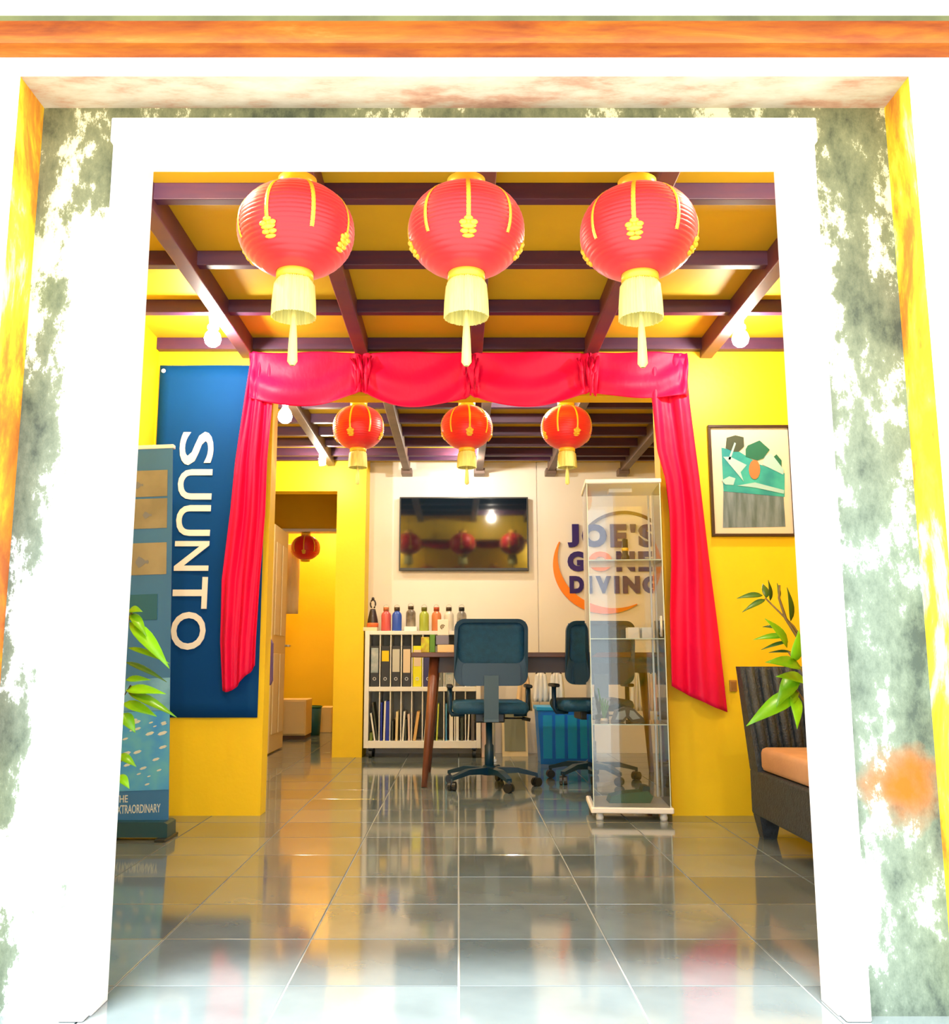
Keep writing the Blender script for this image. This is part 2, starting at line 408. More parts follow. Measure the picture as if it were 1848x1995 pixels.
# corridor beyond
struct(bobj('wall_corridor_left', m_yellow, -2.32, -2.2, YC, 10.7, 0, 2.7))
struct(bobj('wall_corridor_right', m_yellow, -0.98, -0.86, YBK + 0.12, 10.7, 0, 2.7))
struct(bobj('wall_corridor_back', m_yellow, -2.32, -0.86, 10.6, 10.72, 0, 2.7))
struct(bobj('wall_corridor_front', m_yellow, -2.32, XWL, YC, YC + 0.14, 0, 2.7))
LY = 9.2
cb = B(); box(cb, -2.2, -0.98, LY, LY + 0.12, Z_(1030, LY), 2.7)
struct(obj('wall_corridor_lintel', cb, m_yellow))
struct(bobj('trim_2', m_white, -2.2, -0.98, LY - 0.015, LY + 0.135, Z_(1036, LY), Z_(1030, LY), None, 0.003))

# ceiling boards with joists and beams
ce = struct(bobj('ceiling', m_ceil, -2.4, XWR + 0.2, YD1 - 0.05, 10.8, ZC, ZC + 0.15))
jb = B(); box(jb, XWL, XWR, -0.045, 0, 2.35, ZC, 0.003)
j0 = obj('joist', jb, m_joist, ce)
jy = [2.55, 3.094, 3.644, 4.168, 4.686] + [5.10, 5.46, 5.82, 6.20, 6.56, 6.90, 7.24, 7.41]
for k, y in enumerate(jy):
    o = j0 if k == 0 else j0.copy()
    if k: C.objects.link(o); o.parent = ce
    o.location = (0, y, 0)
bx = [-1.105, -0.505, 0.092, 0.69, 1.30]
bb = B(); box(bb, -0.032, 0.032, YD1 + 0.02, YP0, 2.315, ZC, 0.004)
b0 = obj('beam', bb, m_beam, ce)
for k, x in enumerate(bx):
    o = b0 if k == 0 else b0.copy()
    if k: C.objects.link(o); o.parent = ce
    o.location = (x, 0, 0)
bb = B(); box(bb, -0.030, 0.030, YP1, 7.62, 2.31, ZC, 0.004)
b1 = obj('beam', bb, mat('back_beam_grey_brown', (0.17, 0.11, 0.09), 0.5, noise=0.3, nscale=5), ce)
b1e = B(); box(b1e, -0.045, 0.045, 7.60, 7.735, 2.285, 2.335, 0.004)
e1 = obj('beam_bracket', b1e, MATS['back_beam_grey_brown'], ce)
for k, x in enumerate([-0.435, 0.175, 0.775, 1.385]):
    for base in (b1, e1):
        o = base if k == 0 else base.copy()
        if k: C.objects.link(o); o.parent = ce
        o.location = (x, 0, 0)
bb = B(); box(bb, -0.030, 0.030, YP1, YC, 2.31, ZC, 0.004)
obj('beam', bb, MATS['back_beam_grey_brown'], ce, (-1.04, 0, 0))

# ------------------------------------------------------------------ lanterns
def make_lantern(name, label, cat, R, H, group, fr_r, fr_h, tas_h, rib=True, z_cord=0.25, fringe=True, seg=48):
    """origin at the centre of the globe; globe radius R, half height H"""
    t = thing(name, label, cat, group=group)
    def rad(z):
        u = max(-1, min(1, z / H)); return R * max(0.0, 1 - abs(u) ** 2.15) ** 0.5
    b = B(); n = 60; prof = []
    zt = H * 0.955
    for i in range(n + 1):
        z = -zt + 2 * zt * i / n
        prof.append((rad(z) + ((0.0032 if rib else 0.0015) if i % 3 == 0 else 0), z))
    lathe(b, prof, seg); obj('silk_globe', b, m_red, t)
    rt = rad(zt)
    b = B(); lathe(b, [(rt * 0.9, zt - 0.004), (rt * 1.08, zt), (rt * 1.1, zt + 0.028 * R / 0.155), (rt * 0.98, zt + 0.032 * R / 0.155), (rt * 0.85, zt + 0.028 * R / 0.155), (rt * 0.85, zt - 0.004)], 32)
    obj('top_ring', b, m_gold, t)
    b = B(); lathe(b, [(rt * 0.9, -zt + 0.004), (rt * 1.05, -zt), (rt * 1.05, -zt - 0.02 * R / 0.155), (rt * 0.85, -zt - 0.022 * R / 0.155), (rt * 0.85, -zt + 0.004)], 32)
    obj('bottom_ring', b, m_gold, t)
    # vertical gold strips that follow the globe
    wst = 0.0056 * R / 0.155
    b = B(); pr = None
    for i in range(15):
        z = zt - (zt + 0.40 * H) * i / 14; r = rad(z) + 0.0022
        ring = [b.verts.new(p) for p in ((r, -wst, z), (r + 0.0022, 0, z), (r, wst, z))]
        if pr:
            for k in range(2): b.faces.new((pr[k], pr[k + 1], ring[k + 1], ring[k]))
        pr = ring
    s0 = obj('gold_strip', b, m_gold, t)
    b = B(); z = -0.42 * H; r = rad(z) + 0.004; sc = 1.35 * R / 0.155
    for (yy, zz, ry, rz) in ((0, 0.013, 0.009, 0.005), (-0.010, 0.006, 0.008, 0.0055), (0.010, 0.006, 0.008, 0.0055), (0, 0.0, 0.0155, 0.006), (-0.007, -0.008, 0.009, 0.005), (0.007, -0.008, 0.009, 0.005), (0, -0.015, 0.012, 0.0045)):
        zc = z + zz * sc
        bmesh.ops.create_uvsphere(b, u_segments=8, v_segments=6, radius=1.0, matrix=Matrix.Translation((rad(zc) + 0.002, yy * sc, zc)) @ Matrix.Diagonal((0.005 * sc, ry * sc, rz * sc, 1)))
    or0 = obj('gold_ornament', b, m_gold, t); sc = R / 0.155
    for k in range(8):
        a = -PI / 2 + k * PI / 4 + 0.03
        o = s0 if k == 0 else s0.copy()
        if k: C.objects.link(o); o.parent = t
        o.rotation_euler = (0, 0, a)
        if k % 2 == 0:
            o = or0 if k == 0 else or0.copy()
            if k: C.objects.link(o); o.parent = t
            o.rotation_euler = (0, 0, a)
    if fringe:
        b = B(); z1 = -zt - 0.012 * sc; sg = 96
        prof = [(fr_r * 0.62, z1), (fr_r * 0.80, z1 - 0.010 * sc), (fr_r * 0.93, z1 - fr_h * 0.2), (fr_r, z1 - fr_h * 0.6), (fr_r * 1.03, z1 - fr_h)]
        rnd = [random.uniform(-0.0022, 0.0022) for _ in range(sg)]
        lathe(b, prof, sg, mod=lambda k, z: (0.0018 if k % 2 else -0.0018) * sc + rnd[k])
        obj('fringe', b, m_fringe, t)
        b = B(); lathe(b, [(0.0, z1 - fr_h * 0.55), (0.006 * sc, z1 - fr_h * 0.6), (0.007 * sc, z1 - fr_h), (0.011 * sc, z1 - fr_h - tas_h * 0.45), (0.0135 * sc, z1 - fr_h - tas_h * 0.92), (0.006 * sc, z1 - fr_h - tas_h)], 14)
        obj('tassel', b, m_fringe, t)
    b = B(); tube(b, [(0, 0, zt - 0.01), (0, 0, H + z_cord)], 0.0015, 6)
    for k in range(4):
        a = k * PI / 2 + 0.4
        tube(b, [(rt * math.cos(a), rt * math.sin(a), zt + 0.01), (0, 0, zt + 0.06 * sc)], 0.0009, 5)
    obj('hanging_cord', b, m_black, t)
    return t


YL = 2.40
zc = Z_(450, YL); H1 = 0.128
l1 = make_lantern('paper_lantern', 'big red lantern nearest the left door jamb, above the navy banner', 'lantern', 0.157, H1, 'large red lanterns in the doorway', 0.057, 0.115, 0.135, z_cord=ZC - zc - H1)
l1.location = (X_(577, 440, YL), YL, zc); l1.rotation_euler = (0, 0, -0.36)
dup(l1, (X_(908, 442, YL), YL, zc - 0.002), 0.0, 'middle one of the three big red lanterns hanging behind the lintel')
dup(l1, (X_(1243, 445, YL), YL, zc - 0.006), -0.30, 'big red lantern nearest the right door jamb')
YL2 = 5.05
zc2 = Z_(833, YL2); H2 = 0.126
l2 = make_lantern('small_paper_lantern', 'smaller red lantern hanging in front of the yellow column', 'lantern', 0.142, H2, 'smaller red lanterns under the curtain valance', 0.050, 0.098, 0.095, rib=False, z_cord=ZC - zc2 - H2)
l2.location = (X_(698, 835, YL2), YL2, zc2); l2.rotation_euler = (0, 0, -0.25)
dup(l2, (X_(909, 835, YL2), YL2, zc2), 0.08, 'smaller red lantern hanging above the television')
dup(l2, (X_(1103, 835, YL2), YL2, zc2), 0.30, 'smaller red lantern hanging above the wall lettering')
YL3 = 9.26
l3 = make_lantern('round_lantern', 'plain dark red round lantern hanging in the yellow passage', 'lantern', 0.142, 0.125, None, 0.03, 0.02, 0.02, z_cord=Z_(1036, 9.2) - Z_(1067, 9.26) - 0.125 + 0.004, fringe=False)
l3.location = (X_(595, 1067, YL3), YL3, Z_(1067, YL3))


# ------------------------------------------------------------------ bulbs
m_bulbglass = bpy.data.materials.new('bulb_frosted_glass'); m_bulbglass.use_nodes = True     # frosted envelope around the light
nt = m_bulbglass.node_tree; nt.nodes.remove(nt.nodes['Principled BSDF'])
g1 = nt.nodes.new('ShaderNodeBsdfTransparent'); g2 = nt.nodes.new('ShaderNodeBsdfTranslucent'); g2.inputs[0].default_value = (0.95, 0.94, 0.90, 1)
g3 = nt.nodes.new('ShaderNodeMixShader'); g3.inputs[0].default_value = 0.35
nt.links.new(g1.outputs[0], g3.inputs[1]); nt.links.new(g2.outputs[0], g3.inputs[2]); nt.links.new(g3.outputs[0], nt.nodes['Material Output'].inputs[0])


def bulb(name, label, loc, kind, energy, lit=True, col=(1.0, 0.90, 0.74)):
    """origin at the top of the lamp holder; hangs down"""
    t = thing(name, label, 'light bulb', loc)
    b = B(); lathe(b, [(0, 0), (0.032, 0), (0.034, -0.012), (0.022, -0.022), (0.019, -0.055), (0.016, -0.060), (0, -0.060)], 20); obj('lamp_holder', b, m_plastic, t)
    b = B()
    if kind == 'globe': lathe(b, [(0.014, -0.058), (0.018, -0.075), (0.034, -0.098), (0.042, -0.125), (0.036, -0.150), (0.018, -0.166), (0, -0.170)], 20); zl = -0.12
    elif kind == 'pear': lathe(b, [(0.014, -0.058), (0.026, -0.072), (0.028, -0.085), (0.020, -0.094), (0.034, -0.112), (0.040, -0.135), (0.034, -0.158), (0.018, -0.172), (0, -0.176)], 20); zl = -0.13
    else:
        lathe(b, [(0.014, -0.058), (0.024, -0.066), (0.026, -0.088), (0.018, -0.092), (0, -0.092)], 16); zl = -0.12
        pts = []
        for i in range(60): a = i / 60 * 2 * PI * 3.5; pts.append((0.021 * math.cos(a), 0.021 * math.sin(a), -0.093 - 0.055 * i / 60))
        tube(b, pts, 0.0065, 8)
    obj('bulb', b, m_bulbglass, t, smooth=True)
    if energy:
        ld = bpy.data.lights.new('bulb_light', 'POINT'); ld.energy = energy; ld.color = col; ld.shadow_soft_size = 0.026 if kind != 'spiral' else 0.013
        lo = bpy.data.objects.new('bulb_light', ld); C.objects.link(lo); lo.parent = t; lo.location = (0, 0, zl)
    return t


p = at(416, 620, 4.22); bulb('light_bulb', 'lit white bulb above the navy banner', (p.x, 4.22, 2.39), 'pear', BULB * 0.7)
p = at(1440, 622, 4.22); bulb('light_bulb', 'white bulb under the ceiling above the framed picture', (p.x, 4.22, 2.39), 'pear', BULB * 0.7)
p = at(556, 782, 5.3); bulb('light_bulb', 'glowing round bulb just behind the left curtain top', (p.x, 5.3, 2.29), 'globe', BULB * 0.8)
p = at(628, 880, 6.95); bulb('light_bulb', 'small spiral bulb above the passage opening', (p.x, 6.95, 2.37), 'spiral', BULB * 0.6)

bulb('light_bulb', 'added unseen bulb just inside the entrance over the left big lantern, behind the lintel', (-1.0, 2.46, 2.41), 'pear', BULB * 0.75)  # added lamp, hidden by the lintel, to brighten the front room
bulb('light_bulb', 'added unseen bulb just inside the entrance over the right big lantern, behind the lintel', (1.12, 2.46, 2.41), 'pear', BULB * 0.75)  # second added front room lamp, out of view, for more brightness
bulb('light_bulb', 'added unseen bulb on the back room ceiling behind the middle of the valance', (0.36, 5.28, 2.41), 'spiral', BULB * 1.1)  # unseen lamp added to lift the back room brightness
bulb('light_bulb', 'bulb near the white wall behind the middle smaller lantern', (0.064, 7.08, 2.41), 'spiral', BULB * 0.7)
bulb('light_bulb', 'added unseen bulb on the passage ceiling beyond the lintel with the dark red lantern', (-1.45, 9.85, 2.41), 'spiral', BULB * 0.8, col=(1.0, 0.86, 0.62))  # added fill for the passage, kept out of view past the lintel

# ------------------------------------------------------------------ curtains
YCU = 4.635


def interp(tab, y):
    for i in range(len(tab) - 1):
        if tab[i][0] <= y <= tab[i + 1][0]:
            f = (y - tab[i][0]) / (tab[i + 1][0] - tab[i][0]); f = f * f * (3 - 2 * f) if False else f
            return [a + (c - a) * f for a, c in zip(tab[i][1:], tab[i + 1][1:])]
    return list(tab[-1][1:])


def panel(name, label, tab, bot, folds, amp, seed):
    rnd = random.Random(seed); b = B(); NU, NV = 56, 70; grid = []
    ph = [rnd.uniform(0, 6.28) for _ in range(6)]
    for j in range(NV + 1):
        row = []
        for i in range(NU + 1):
            u = i / NU
            k = u * (len(bot) - 1); k0 = min(int(k), len(bot) - 2); yb = bot[k0] + (bot[k0 + 1] - bot[k0]) * (k - k0)
            y = tab[0][0] + (yb - tab[0][0]) * j / NV
            l, r = interp(tab, y); v = j / NV
            uu = u + 0.05 * math.sin(v * 5 + ph[0]) * u * (1 - u) * 4
            d = amp * (math.sin(uu * 2 * PI * folds + ph[1] + 1.2 * math.sin(v * 3.1 + ph[2])) + 0.45 * math.sin(uu * 2 * PI * folds * 2.1 + ph[3] + 2.5 * v) + 0.35 * math.sin(v * 14 + uu * 9 + ph[4]) * (0.3 + 0.7 * (1 - v)))
            d *= 0.35 + 0.65 * min(1, v * 3)
            p = at(l + (r - l) * u, y, YCU); row.append(b.verts.new((p.x, YCU - 0.012 + d, p.z)))
        grid.append(row)
    for j in range(NV):
        for i in range(NU): b.faces.new((grid[j][i], grid[j][i + 1], grid[j + 1][i + 1], grid[j + 1][i])).smooth = True
    o = obj(name, b, m_curtain); tag(o, label, 'curtain', 'red curtains of the inner opening')
    md = o.modifiers.new('thickness', 'SOLIDIFY'); md.thickness = 0.002
    return o


panel('red_curtain', 'red satin curtain hanging over the navy banner',
      [(692, 492, 533), (770, 480, 533), (900, 460, 523), (1000, 450, 519), (1130, 432, 509), (1250, 429, 501), (1350, 434, 497)],
      [1346, 1348, 1343, 1335, 1318, 1310, 1296], 2.3, 0.016, 3)
panel('red_curtain', 'red satin curtain beside the framed picture with a slanted hem',
      [(692, 1262, 1333), (780, 1268, 1342), (880, 1278, 1355), (935, 1293, 1362), (1000, 1300, 1370), (1100, 1303, 1383), (1200, 1301, 1396), (1400, 1306, 1420)],
      [1336, 1350, 1364, 1378, 1388], 1.6, 0.020, 11)

val = thing('curtain_valance', 'red satin valance draped in swags along the top of the inner opening', 'valance', (0, 0, 0), group='red curtains of the inner opening')
YV = 4.62
gx = [486, 705, 915, 1148, 1338]
for s in range(4):
    b = B(); NU, NV = 48, 30; grid = []; rnd = random.Random(20 + s); p0 = rnd.uniform(0, 6)
    sag = [792, 796, 793, 776][s]; ends = [(775, 766), (766, 772), (772, 766), (766, 772)][s]
    for j in range(NV + 1):
        row = []
        for i in range(NU + 1):
            u = i / NU; v = j / NV; q = 4 * u * (1 - u)
            px = gx[s] + (gx[s + 1] - gx[s]) * u
            yb = ends[0] + (ends[1] - ends[0]) * u + (sag - sum(ends) / 2) * q
            y = 688 + (yb - 688) * v
            edge = min(u, 1 - u)
            d = 0.014 * math.sin(v * 10 - 4.0 * q * (1 - v * 0.2) + p0 + 3.0 * u) * (0.15 + 0.85 * v) + 0.010 * math.sin(u * 9 + v * 4 + p0)
            d += 0.016 * math.exp(-(edge / 0.07) ** 2) * math.sin(px * 0.35 + v * 5)
            d -= 0.016 * q * v
            p = at(px, y, YV); row.append(b.verts.new((p.x, YV - 0.012 + d, p.z)))
        grid.append(row)
    for j in range(NV):
        for i in range(NU): b.faces.new((grid[j][i], grid[j][i + 1], grid[j + 1][i + 1], grid[j + 1][i])).smooth = True
    o = obj('swag', b, m_curtain, val); md = o.modifiers.new('thickness', 'SOLIDIFY'); md.thickness = 0.002
for s in (1, 2, 3):   # gathered knots between the swags
    b = B(); rnd = random.Random(40 + s)
    for k in range(9):
        px = gx[s] + rnd.uniform(-26, 26); y0 = 690 + rnd.uniform(0, 12); y1 = 745 + rnd.uniform(-15, 30)
        a, c = at(px, y0, YV - 0.02), at(gx[s] + (px - gx[s]) * 0.55 + rnd.uniform(-5, 5), y1, YV - 0.035)
        mid = (a + c) / 2 + Vector((rnd.uniform(-0.01, 0.01), -0.022, 0))
        tube(b, [a, mid, c], [0.005, 0.010, 0.004], 8)
    obj('gathered_knot', b, m_curtain, val, smooth=True)

# ------------------------------------------------------------------ navy banner on the partition
nb = thing('wall_banner', 'navy fabric banner with tall white SUUNTO lettering read downwards', 'banner', (0, YP0, 0))
a, c = at(312, 712, 4.68), at(501, 1398, 4.68)
a.x = max(a.x, XWL + 0.012)
b = B(); NU, NV = 10, 24; g = []
for j in range(NV + 1):
    g.append([b.verts.new((a.x + (c.x - a.x) * i / NU, -0.010 + 0.003 * math.sin(i * 0.9 + j * 0.25), a.z + (c.z - a.z) * j / NV)) for i in range(NU + 1)])
for j in range(NV):
    for i in range(NU): b.faces.new((g[j][i], g[j][i + 1], g[j + 1][i + 1], g[j + 1][i])).smooth = True
o = obj('banner_cloth', b, m_navy, nb); md = o.modifiers.new('thickness', 'SOLIDIFY'); md.thickness = 0.002; md.offset = -1
rows = [(841, 906), (914, 973), (984, 1044), (1054, 1112), (1124, 1186), (1192, 1266)]
lx0, lx1 = X_(341, 1050, 4.67), X_(410, 1000, 4.67)
for ch, (y0, y1) in zip('SUUNTO', rows):
    bm = text_bm(ch, lx0, lx1, Z_(y1, 4.67), Z_(y0, 4.67), 0.004, 0.012, rot=-PI / 2)
    obj('letter', bm, m_bwhite, nb, (0, -0.0185, 0))
b = B()
for (px, py) in ((318, 722), (495, 722)):
    p = at(px, py, 4.67); bmesh.ops.create_cone(b, segments=14, radius1=0.011, radius2=0.011, depth=0.004, cap_ends=True, matrix=Matrix.Translation((p.x, -0.016, p.z)) @ Matrix.Rotation(PI / 2, 4, 'X'))
obj('grommet', b, m_plastic, nb)

# ------------------------------------------------------------------ pull-up banner at the left
YB = 4.12
rb = thing('pull_up_banner', 'blue pull-up banner with sea pictures standing left of the navy banner', 'banner', (-1.365, YB, 0))
W2 = 0.13
m_pblue = mat('print_blue', (0.03, 0.17, 0.42), 0.45, noise=0.2, nscale=3)
m_pteal = mat('print_teal', (0.005, 0.11, 0.20), 0.45)
m_pgrey = mat('print_grey_tan', (0.28, 0.26, 0.18), 0.45, noise=0.3, nscale=6)
m_plight = mat('print_light_sea', (0.16, 0.42, 0.68), 0.45, col2=(0.03, 0.18, 0.40), nscale=7)
m_psea = mat('print_reef', (0.03, 0.26, 0.72), 0.45, col2=(0.10, 0.42, 0.60), nscale=9)
m_ppale = mat('print_pale', (0.55, 0.62, 0.60), 0.45)


def lean(z): return -0.045 + 0.045 * 0  # upright sheet


def sheet(name, m, x0, x1, z0, z1, y=0.0, par=rb):
    return bobj(name, m, x0, x1, y - 0.003, y, z0, z1, par)


zt = Z_(870, YB)
sheet('banner_sheet', m_pblue, -W2, W2, 0.07, zt, 0.0)
sheet('printed_picture', m_pgrey, -W2 + 0.01, W2 - 0.022, Z_(968, YB), Z_(917, YB), -0.003)
sheet('printed_picture', m_pgrey, -W2 + 0.01, W2 - 0.022, Z_(1030, YB), Z_(972, YB), -0.003)
sheet('printed_picture', m_pgrey, -W2 + 0.01, W2 - 0.022, Z_(1120, YB), Z_(1058, YB), -0.003)
sheet('printed_picture', m_pteal, -W2 + 0.05, W2 - 0.06, Z_(1208, YB), Z_(1158, YB), -0.003)
sheet('printed_picture', m_plight, -W2, W2, Z_(1385, YB), Z_(1322, YB), -0.003)
sheet('printed_picture', m_psea, -W2, W2, Z_(1540, YB), Z_(1386, YB), -0.003)
rnd = random.Random(5)
for k in range(22):   # small printed fish and coral shapes
    x = rnd.uniform(-0.06, W2 - 0.02); z = rnd.uniform(Z_(1530, YB), Z_(1395, YB)); r = rnd.uniform(0.005, 0.014)
    b = B(); prism(b, [(x + r * math.cos(q) * 1.6, z + r * 0.6 * math.sin(q) + 0.4 * r * math.cos(q)) for q in [i * PI / 3 for i in range(6)]], -0.0075, -0.0062)
    obj('printed_fish', b, m_ppale, rb)
m_mot = mat('print_motif_blue_grey', (0.16, 0.18, 0.22), 0.5)
for (cx, cz, r) in ((-0.02, Z_(945, YB), 0.020), (0.02, Z_(1004, YB), 0.02), (-0.06, Z_(1004, YB), 0.02), (0.0, Z_(1095, YB), 0.03)):
    b = B(); prism(b, [(cx + r * math.cos(q), cz + r * (0.6 + 0.4 * math.cos(3 * q)) * math.sin(q)) for q in [i * PI / 6 for i in range(12)]], -0.0075, -0.0062)
    obj('printed_motif', b, m_mot, rb)
obj('lettering', text_bm('THE', -0.10, -0.045, Z_(1562, YB), Z_(1548, YB), 0.001, 0.01), m_ppale, rb, (0, -0.0042, 0))
obj('lettering', text_bm('EXTRAORDINARY', -0.10, 0.095, Z_(1584, YB), Z_(1567, YB), 0.001, 0.01), m_ppale, rb, (0, -0.0042, 0))
for o in list(rb.children): o.rotation_euler = (0, -0.037, 0)   # the sheet stands slightly out of plumb
b = B(); prism(b, [(-W2 - 0.012, 0.012), (W2 + 0.012, 0.012), (W2 + 0.010, 0.066), (W2 - 0.005, 0.074), (-W2 + 0.005, 0.074), (-W2 - 0.010, 0.066)], -0.06, 0.06)
obj('base_cassette', b, mat('banner_base_dark_teal', (0.01, 0.06, 0.085), 0.35), rb)
bobj('foot', m_black, W2 - 0.03, W2 + 0.018, -0.10, 0.08, 0.0, 0.012, rb, 0.003)
bobj('foot', m_black, -W2 - 0.018, -W2 + 0.03, -0.10, 0.08, 0.0, 0.012, rb, 0.003)
b = B(); tube(b, [(0, 0.02, 0.07), (0, 0.02, zt - 0.005)], 0.007, 8); obj('support_pole', b, m_plastic, rb, rot=(0, -0.037, 0))
bobj('top_rail', m_plastic, -W2 - 0.004, W2 + 0.004, -0.008, 0.026, zt - 0.012, zt + 0.006, rb, 0.003).rotation_euler = (0, -0.037, 0)

# ------------------------------------------------------------------ framed picture
pf = thing('framed_picture', 'framed picture of a swimmer in turquoise water, thin dark frame', 'picture', (0, YP0, 0))
a, c = at(1378, 828, 4.67), at(1552, 1045, 4.67)
m_pfr = mat('picture_frame_dark', (0.035, 0.012, 0.008), 0.4)
fw = 0.014
for (x0, x1, z0, z1) in ((a.x, c.x, a.z - fw, a.z), (a.x, c.x, c.z, c.z + fw), (a.x, a.x + fw, c.z + fw, a.z - fw), (c.x - fw, c.x, c.z + fw, a.z - fw)):
    bobj('frame_bar', m_pfr, x0, x1, -0.026, -0.001, z0, z1, pf, 0.002)
bobj('mount_board', mat('cream_mount', (0.62, 0.57, 0.45), 0.7), a.x + fw, c.x - fw, -0.012, -0.002, c.z + fw, a.z - fw, pf)


def pw(x, y): q = at(x, y, 4.675); return (q.x, q.z)


def flat(name, m, polys, y, par):
    b = B()
    for P in polys: prism(b, [pw(*q) for q in P], y - 0.0012, y)
    return obj(name, b, m, par)


flat('print_water_below', mat('print_slate_water', (0.07, 0.12, 0.14), 0.5, col2=(0.17, 0.24, 0.30), nscale=6, stretch=(6, 1, 1)), [[(1408, 1028), (1409, 950), (1526, 965), (1530, 1026)]], -0.0122, pf)
flat('print_water_surface', mat('print_turquoise', (0.0, 0.22, 0.26), 0.5, col2=(0.03, 0.40, 0.36), nscale=9), [[(1409, 957), (1405, 872), (1440, 880), (1480, 905), (1528, 922), (1528, 968)]], -0.0134, pf)
flat('print_hill', mat('print_green_hill', (0.0, 0.12, 0.075), 0.5), [[(1452, 875), (1456, 868), (1479, 858), (1499, 876), (1486, 893), (1475, 897), (1452, 890)], [(1503, 893), (1512, 885), (1522, 897), (1522, 910), (1510, 905)]], -0.0146, pf)
flat('print_boat', mat('print_dark_boat', (0.03, 0.05, 0.03), 0.5), [[(1413, 873), (1415, 853), (1432, 848), (1448, 852), (1449, 870), (1438, 880), (1428, 880)]], -0.0146, pf)
flat('print_spray', mat('print_white_spray', (0.30, 0.52, 0.55), 0.5), [[(1408, 890), (1422, 890), (1454, 906), (1442, 920), (1448, 938)], [(1484, 905), (1490, 888), (1502, 884), (1526, 915), (1525, 925)], [(1405, 936), (1420, 928), (1432, 932), (1428, 945), (1412, 944)], [(1436, 946), (1470, 940), (1527, 955), (1526, 962), (1470, 950)], [(1418, 895), (1430, 862), (1433, 864), (1422, 896)]], -0.0158, pf)
flat('print_face', mat('print_orange_face', (0.52, 0.16, 0.055), 0.5), [[(1469 + 11 * math.cos(q), 915 + 19 * math.sin(q)) for q in [i * PI / 7 for i in range(14)]]], -0.0170, pf)

# ------------------------------------------------------------------ lounge chair at the right
lc = thing('lounge_chair', 'low dark woven lounge chair with tan seat cushion against the yellow wall', 'chair', (1.615, 3.74, 0))
HW = 0.345
b = B(); box(b, -HW, HW, -0.40, 0.44, 0.092, 0.285, 0.012); obj('woven_base', b, m_rattan, lc)
for (sx, sy) in ((-1, -1), (1, -1), (-1, 1), (1, 1)):
    cx, cy = sx * (HW - 0.05), (-0.345 if sy < 0 else 0.385)
    b = B(); hexa(b, [(cx - 0.028, cy - 0.028, 0), (cx + 0.028, cy - 0.028, 0), (cx + 0.028, cy + 0.028, 0), (cx - 0.028, cy + 0.028, 0), (cx - 0.045, cy - 0.045, 0.093), (cx + 0.045, cy - 0.045, 0.093), (cx + 0.045, cy + 0.045, 0.093), (cx - 0.045, cy + 0.045, 0.093)]); obj('leg', b, m_rattan, lc)
b = B(); box(b, -HW + 0.004, HW - 0.004, -0.41, 0.30, 0.286, 0.385, 0.022); obj('seat_cushion', b, m_cushion, lc, smooth=True)
b = B()
hexa(b, [(-HW, 0.32, 0.28), (HW, 0.32, 0.28), (HW, 0.43, 0.28), (-HW, 0.43, 0.28), (-HW - 0.03, 0.41, 0.72), (HW + 0.03, 0.41, 0.72), (HW + 0.03, 0.47, 0.72), (-HW - 0.03, 0.47, 0.72)]); obj('backrest', b, m_rattan, lc)
nch = 13
for k in range(nch):   # vertical woven ribs of the backrest
    f = (k + 0.5) / nch * 2 - 1; b = B()
    tube(b, [(f * (HW - 0.01), 0.312, 0.295), (f * (HW + 0.018), 0.402, 0.715)], 0.019, 8); obj('back_rib', b, m_rattan, lc)

sk = thing('wall_socket', 'small brown box on the yellow wall beside the lounge chair', 'wall box', (0, YP0, 0))
p = at(1428, 1336, 4.68)
bobj('socket_body', mat('socket_brown', (0.42, 0.20, 0.03), 0.5), p.x - 0.018, p.x + 0.018, -0.016, -0.0005, p.z - 0.028, p.z + 0.028, sk, 0.003)
bobj('socket_face', mat('socket_face', (0.30, 0.13, 0.02), 0.5), p.x - 0.012, p.x + 0.012, -0.019, -0.016, p.z - 0.020, p.z + 0.020, sk, 0.001)


# ------------------------------------------------------------------ plants by the door
def leaf_mesh(L, W, fold=0.35, curl=0.25):
    b = B(); n = 7; rows = []
    for i in range(n + 1):
        t = i / n; w = W * math.sin(PI * min(1, t ** 0.75)) * (1 - 0.15 * t) if 0 < i < n else 0.0006
        x = L * t; z = -curl * L * t * t
        rows.append([b.verts.new((x, -w, z + fold * w)), b.verts.new((x, 0, z)), b.verts.new((x, w, z + fold * w))])
    for i in range(n):
        for k in range(2): b.faces.new((rows[i][k], rows[i][k + 1], rows[i + 1][k + 1], rows[i + 1][k])).smooth = True
    return b


